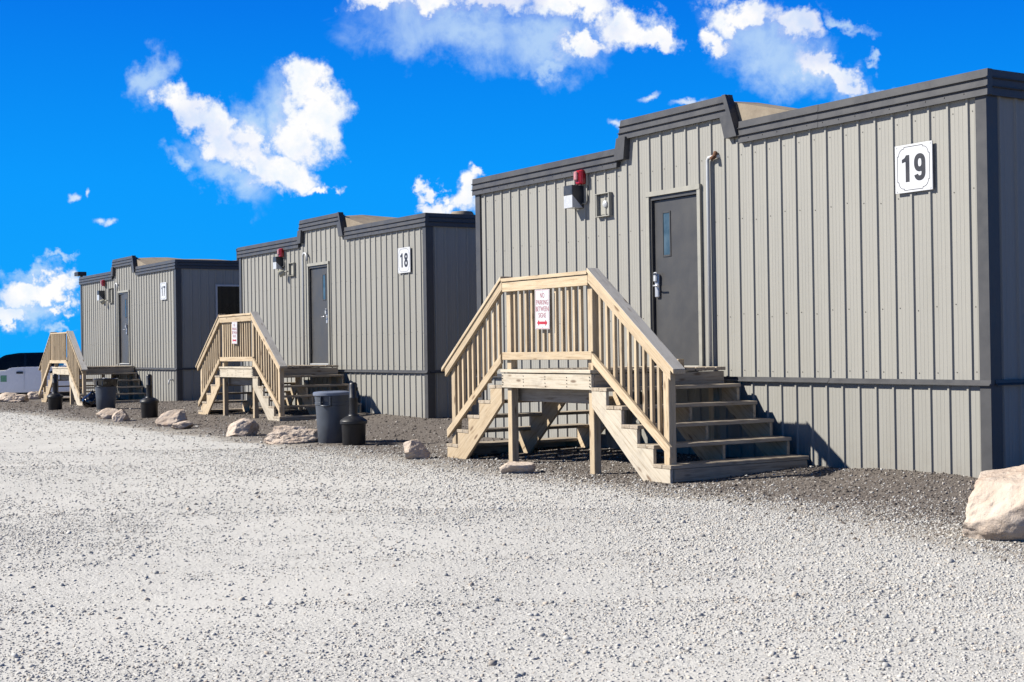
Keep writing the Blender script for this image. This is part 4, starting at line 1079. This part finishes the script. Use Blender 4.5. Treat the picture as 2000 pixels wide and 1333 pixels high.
# ------------------------------------------------------------------ white pickup truck beyond trailer 17
def pickup():
    D = 49.0
    d = FWD + RIGHT * ((48 - 1000) / FPX) - UP * ((765 - 666.5) / FPX)
    p = CAM + d * D
    z = gz(p.x, p.y)
    view = Vector((d.x, d.y, 0)).normalized()
    left = Vector((-view.y, view.x, 0))
    head = (left * math.cos(0.12) - view * -math.sin(0.12)).normalized()      # nose to the left and a little away
    # local x: towards the tail, local y: away from the viewer side
    t = empty('pickup_truck', (p.x, p.y, z), 'white pickup truck with blacked-out windows parked behind the farthest stairs', 'pickup truck')
    X = -head; Zv = Vector((0, 0, 1)); Y = Zv.cross(X)
    t.rotation_euler = (0, 0, math.atan2(X.y, X.x))
    zb = 0.52
    # x = 0 at the seam between the doors; nose at -2.6, tail at 3.3
    def side(name, poly, y0, y1, mat, bev=0.02):
        n = len(poly); v = [(x, y0, z_) for x, z_ in poly] + [(x, y1, z_) for x, z_ in poly]
        f = [tuple(range(n)), tuple(range(2 * n - 1, n - 1, -1))] + [(i, i + n, (i + 1) % n + n, (i + 1) % n) for i in range(n)]
        me = raw(name, v, f, mat); bm = bmesh.new(); bm.from_mesh(me); bmesh.ops.recalc_face_normals(bm, faces=bm.faces)
        bmesh.ops.bevel(bm, geom=bm.edges[:], offset=bev, segments=2, affect='EDGES'); bm.to_mesh(me); bm.free()
        return link(name, me, t)
    def arch(cx, r=0.50):
        return [(cx + r * math.cos(a), 0.42 + r * math.sin(a)) for a in np.linspace(0.25, PI - 0.25, 9)]
    low = [(-2.65, 0.62)] + [(-2.62, 0.95), (-2.5, 1.13), (-1.30, 1.22), (-0.62, 1.27), (-0.45, 1.36), (0.0, 1.38), (1.15, 1.38), (1.17, 1.40), (3.2, 1.42), (3.24, 0.62)]
    low += [(2.6, 0.55)] + arch(2.05) + [(1.5, 0.5), (-1.05, 0.5)] + arch(-1.62) + [(-2.2, 0.55)]
    side('body', low, 0.0, 1.95, 'truck_white', 0.03)
    # cab greenhouse, black glass with dark roof, leaning in
    gh = [(-1.42, 1.24), (-0.95, 1.62), (-0.66, 1.80), (-0.2, 1.87), (0.9, 1.88), (1.05, 1.85), (1.15, 1.38)]
    n = len(gh)
    v = [(x, 0.03 + 0.16 * (z_ - 1.24) / 0.64, z_) for x, z_ in gh] + [(x, 1.92 - 0.16 * (z_ - 1.24) / 0.64, z_) for x, z_ in gh]
    f = [tuple(range(n)), tuple(range(2 * n - 1, n - 1, -1))] + [(i, i + n, (i + 1) % n + n, (i + 1) % n) for i in range(n)]
    me = raw('cab_top', v, f, 'truck_black'); bm = bmesh.new(); bm.from_mesh(me); bmesh.ops.recalc_face_normals(bm, faces=bm.faces); bmesh.ops.bevel(bm, geom=bm.edges[:], offset=0.03, segments=2, affect='EDGES'); bm.to_mesh(me); bm.free()
    link('cab_top', me, t)
    def pane(poly):
        v = [(x, 0.026 + 0.16 * (z_ - 1.24) / 0.64, z_) for x, z_ in poly]
        link('window', raw('window', v, [tuple(range(len(v)))], 'dark_glass'), t)
    pane([(-1.12, 1.28), (-0.62, 1.29), (-0.44, 1.39), (-0.02, 1.42), (-0.02, 1.82), (-0.50, 1.79), (-0.78, 1.66)])
    pane([(0.06, 1.42), (1.02, 1.42), (0.96, 1.80), (0.06, 1.82)])
    side('door', [(-0.95, 0.60), (-0.01, 0.60), (-0.01, 1.365), (-0.45, 1.345), (-0.62, 1.255), (-0.95, 1.225)], -0.012, 0.05, 'truck_white', 0.006)
    side('door', [(0.01, 0.60), (1.02, 0.60), (1.10, 0.95), (1.10, 1.365), (0.01, 1.365)], -0.012, 0.05, 'truck_white', 0.006)
    for x in (-0.26, 0.84): side('door_handle', [(x, 1.15), (x + 0.22, 1.15), (x + 0.22, 1.225), (x, 1.225)], -0.050, -0.014, 'truck_black', 0.008)
    side('door_magnet', [(-0.78, 0.88), (-0.58, 0.88), (-0.58, 1.10), (-0.78, 1.10)], -0.018, -0.0125, 'sticker_green', 0.001)
    side('mirror', [(-0.98, 1.36), (-0.86, 1.36), (-0.86, 1.54), (-0.98, 1.54)], -0.22, -0.04, 'truck_white', 0.03)
    for cx in (-1.62, 2.05):
        for y in (0.02, 1.70):
            wl = empty_part('wheel', t, (cx, y, 0.40)); wl.rotation_euler = (-PI / 2, 0, 0)
            link('tyre', lathe([(0.24, 0.0), (0.37, 0.0), (0.40, 0.03), (0.40, 0.20), (0.37, 0.23), (0.24, 0.23)], 28, 'rubber', 'tyre', cap_bot=False), wl)
            link('rim', lathe([(0.0, 0.05), (0.10, 0.03), (0.20, 0.06), (0.245, 0.01), (0.245, 0.22), (0.0, 0.22)], 20, 'galvanised', 'rim', cap_bot=False), wl)
    side('bumper', [(3.22, 0.55), (3.40, 0.55), (3.40, 0.75), (3.22, 0.75)], 0.05, 1.9, 'galvanised', 0.02)
    side('bumper', [(-2.80, 0.55), (-2.60, 0.55), (-2.60, 0.85), (-2.80, 0.85)], 0.05, 1.9, 'galvanised', 0.03)
    side('undercarriage', [(-2.5, 0.34), (3.1, 0.34), (3.1, 0.56), (-2.5, 0.56)], 0.18, 1.77, 'rubber', 0.02)
    side('headlight', [(-2.66, 0.95), (-2.40, 0.95), (-2.42, 1.10), (-2.60, 1.08)], -0.01, 0.25, 'lamp_lens', 0.01)
    side('tail_light', [(3.10, 0.95), (3.25, 0.95), (3.25, 1.35), (3.10, 1.35)], -0.01, 0.14, 'red_plastic', 0.01)
    return t
pickup()

# ------------------------------------------------------------------ loose stones (nobody could count them)
def ico():
    bm = bmesh.new(); bmesh.ops.create_icosphere(bm, subdivisions=1, radius=1.0)
    v = np.array([tuple(p.co) for p in bm.verts]); f = np.array([[q.index for q in p.verts] for p in bm.faces]); bm.free(); return v, f
OCT_V = np.array([(1, 0, 0), (0, 1, 0), (-1, 0, 0), (0, -1, 0), (0, 0, 1), (0, 0, -1)], float)
OCT_F = np.array([(0, 1, 4), (1, 2, 4), (2, 3, 4), (3, 0, 4), (1, 0, 5), (2, 1, 5), (3, 2, 5), (0, 3, 5)])
ICO_V, ICO_F = ico()
def stones(name, pts, size, mat, tv, tf, label, variants=24, flat=0.62, sink=0.34):
    n = len(pts)
    if n == 0: return
    T = []
    for k in range(variants):
        v = tv * (1 + rng.uniform(-0.28, 0.28, (len(tv), 1))) * np.array([1.0, rng.uniform(0.6, 0.95), flat * rng.uniform(0.75, 1.2)])
        v = v + rng.normal(0, 0.07, v.shape)
        T.append(v)
    T = np.array(T)
    k = rng.integers(0, variants, n)
    V = T[k] * size[:, None, None]
    # random turn about z and a tilt
    a = rng.uniform(0, 2 * PI, n); ti = rng.normal(0, 0.35, n)
    ct, st_ = np.cos(ti)[:, None], np.sin(ti)[:, None]
    y, z = V[:, :, 1] * ct - V[:, :, 2] * st_, V[:, :, 1] * st_ + V[:, :, 2] * ct
    ca, sa = np.cos(a)[:, None], np.sin(a)[:, None]
    x, y = V[:, :, 0] * ca - y * sa, V[:, :, 0] * sa + y * ca
    z = z + (size * flat * (1 - 2 * sink))[:, None] * 0.6
    out = np.stack([x + pts[:, 0:1], y + pts[:, 1:2], z + pts[:, 2:3]], 2).reshape(-1, 3)
    F = (tf[None, :, :] + (np.arange(n) * len(tv))[:, None, None]).reshape(-1, 3)
    me = bpy.data.meshes.new(name)
    me.vertices.add(len(out)); me.vertices.foreach_set('co', out.astype(np.float32).ravel())
    me.loops.add(F.size); me.loops.foreach_set('vertex_index', F.astype(np.int32).ravel())
    me.polygons.add(len(F)); me.polygons.foreach_set('loop_start', (np.arange(len(F)) * 3).astype(np.int32))
    me.materials.append(MATS[mat]); me.update(calc_edges=True); me.validate()
    o = link(name, me); o['kind'] = 'stuff'; o['label'] = label
    return o
def vnoise(x, y, s, seed=0):
    """cheap smooth value noise"""
    r = np.random.default_rng(seed); g = r.random((256, 256))
    u, v = x / s, y / s; i, j = np.floor(u).astype(int), np.floor(v).astype(int); fu, fv = u - i, v - j
    fu = fu * fu * (3 - 2 * fu); fv = fv * fv * (3 - 2 * fv)
    q = lambda a, b: g[a % 256, b % 256]
    return (q(i, j) * (1 - fu) + q(i + 1, j) * fu) * (1 - fv) + (q(i, j + 1) * (1 - fu) + q(i + 1, j + 1) * fu) * fv
def scatter(n, d0, d1, ymin=-99, ymax=99):
    """points on the ground inside the view wedge, uniform over its area"""
    D = np.sqrt(rng.uniform(d0 * d0, d1 * d1, n)); u = rng.uniform(-0.46, 0.46, n) * D
    x = CAM.x + FWD.x * D + RIGHT.x * u; y = CAM.y + FWD.y * D + RIGHT.y * u
    k = (y > ymin) & (y < ymax)
    return x[k], y[k], D[k]
def inside(x, y):
    m_ = np.zeros(len(x), bool)
    for b in (B19, B18, B17): m_ |= (x > b[0] - W) & (x < b[0]) & (y > b[1] - 0.01)
    return m_
def yedge(x, y):
    return BOUND_Y - 0.45 * sst(0, 3, x) + (vnoise(x, y, 0.9, 3) - 0.5) * 0.6
def pale_layer(n, d0, d1, smin, smed, smax, tv, tf, name, label, seed):
    x, y, D = scatter(n, d0, d1, -99, 0.5)
    e = yedge(x, y)
    dens = 0.10 + 1.0 * np.clip(vnoise(x, y, 1.6, 5) * 0.7 + vnoise(x, y, 0.45, 6) * 0.5 - 0.42, 0, 1) ** 1.0
    near = sst(-5.6, -3.2, y) * 0.75 + 0.45 * sst(2.2, 4.6, x) * sst(-8.5, -6.0, y)
    dens = np.clip(dens + near, 0, 1) * np.where(y < e, 1.0, np.exp(-np.clip((y - e) / 0.35, 0, 9)) * 0.8 + 0.11)
    k = (rng.random(len(x)) < dens) & ~inside(x, y)
    x, y = x[k], y[k]
    s = np.clip(smed * np.exp(rng.normal(0, 0.42, len(x))), smin, smax)
    stones(name, np.stack([x, y, zg(x, y)], 1), s, 'pale_stone', tv, tf, label)
pale_layer(70000, 4.3, 7.6, 0.0025, 0.0050, 0.020, ICO_V, ICO_F, 'gravel', 'pale crushed stone lying loose in the front of the yard', 1)
pale_layer(125000, 7.4, 12.0, 0.0035, 0.0064, 0.022, OCT_V, OCT_F, 'gravel', 'pale crushed stone scattered over the middle of the yard', 2)
pale_layer(100000, 11.8, 20.0, 0.005, 0.0085, 0.024, OCT_V, OCT_F, 'gravel', 'pale crushed stone scattered towards the trailers', 3)
pale_layer(50000, 19.5, 42.0, 0.008, 0.012, 0.030, OCT_V, OCT_F, 'gravel', 'pale crushed stone far along the yard', 4)
# bigger single stones in the dust
x, y, D = scatter(2600, 4.3, 16.0, -99, -2.5)
k = rng.random(len(x)) < 0.25 + 0.7 * (vnoise(x, y, 1.3, 9) > 0.5)
x, y = x[k], y[k]
stones('gravel', np.stack([x, y, zg(x, y)], 1), np.clip(0.0105 * np.exp(rng.normal(0, 0.38, len(x))), 0.006, 0.028), 'pale_stone', ICO_V, ICO_F, 'larger pale stones strewn singly over the yard', sink=0.2)
# dark shale strip
def shale(n, d0, d1, smed, tv, tf):
    x, y, D = scatter(n, d0, d1, -3.6, 4.5)
    e = yedge(x, y)
    k = (rng.random(len(x)) < np.where(y > e, 0.95, np.exp(np.clip((y - e) / 0.45, -9, 0)) * 0.6)) & ~inside(x, y)
    x, y = x[k], y[k]
    s = np.clip(smed * np.exp(rng.normal(0, 0.45, len(x))), smed * 0.45, smed * 3.2)
    stones('shale_gravel', np.stack([x, y, zg(x, y)], 1), s, 'shale_stone', tv, tf, 'dark brown grey shale chippings beside the trailers')
shale(80000, 8.0, 17.0, 0.0085, OCT_V, OCT_F)
shale(70000, 17.0, 42.0, 0.012, OCT_V, OCT_F)
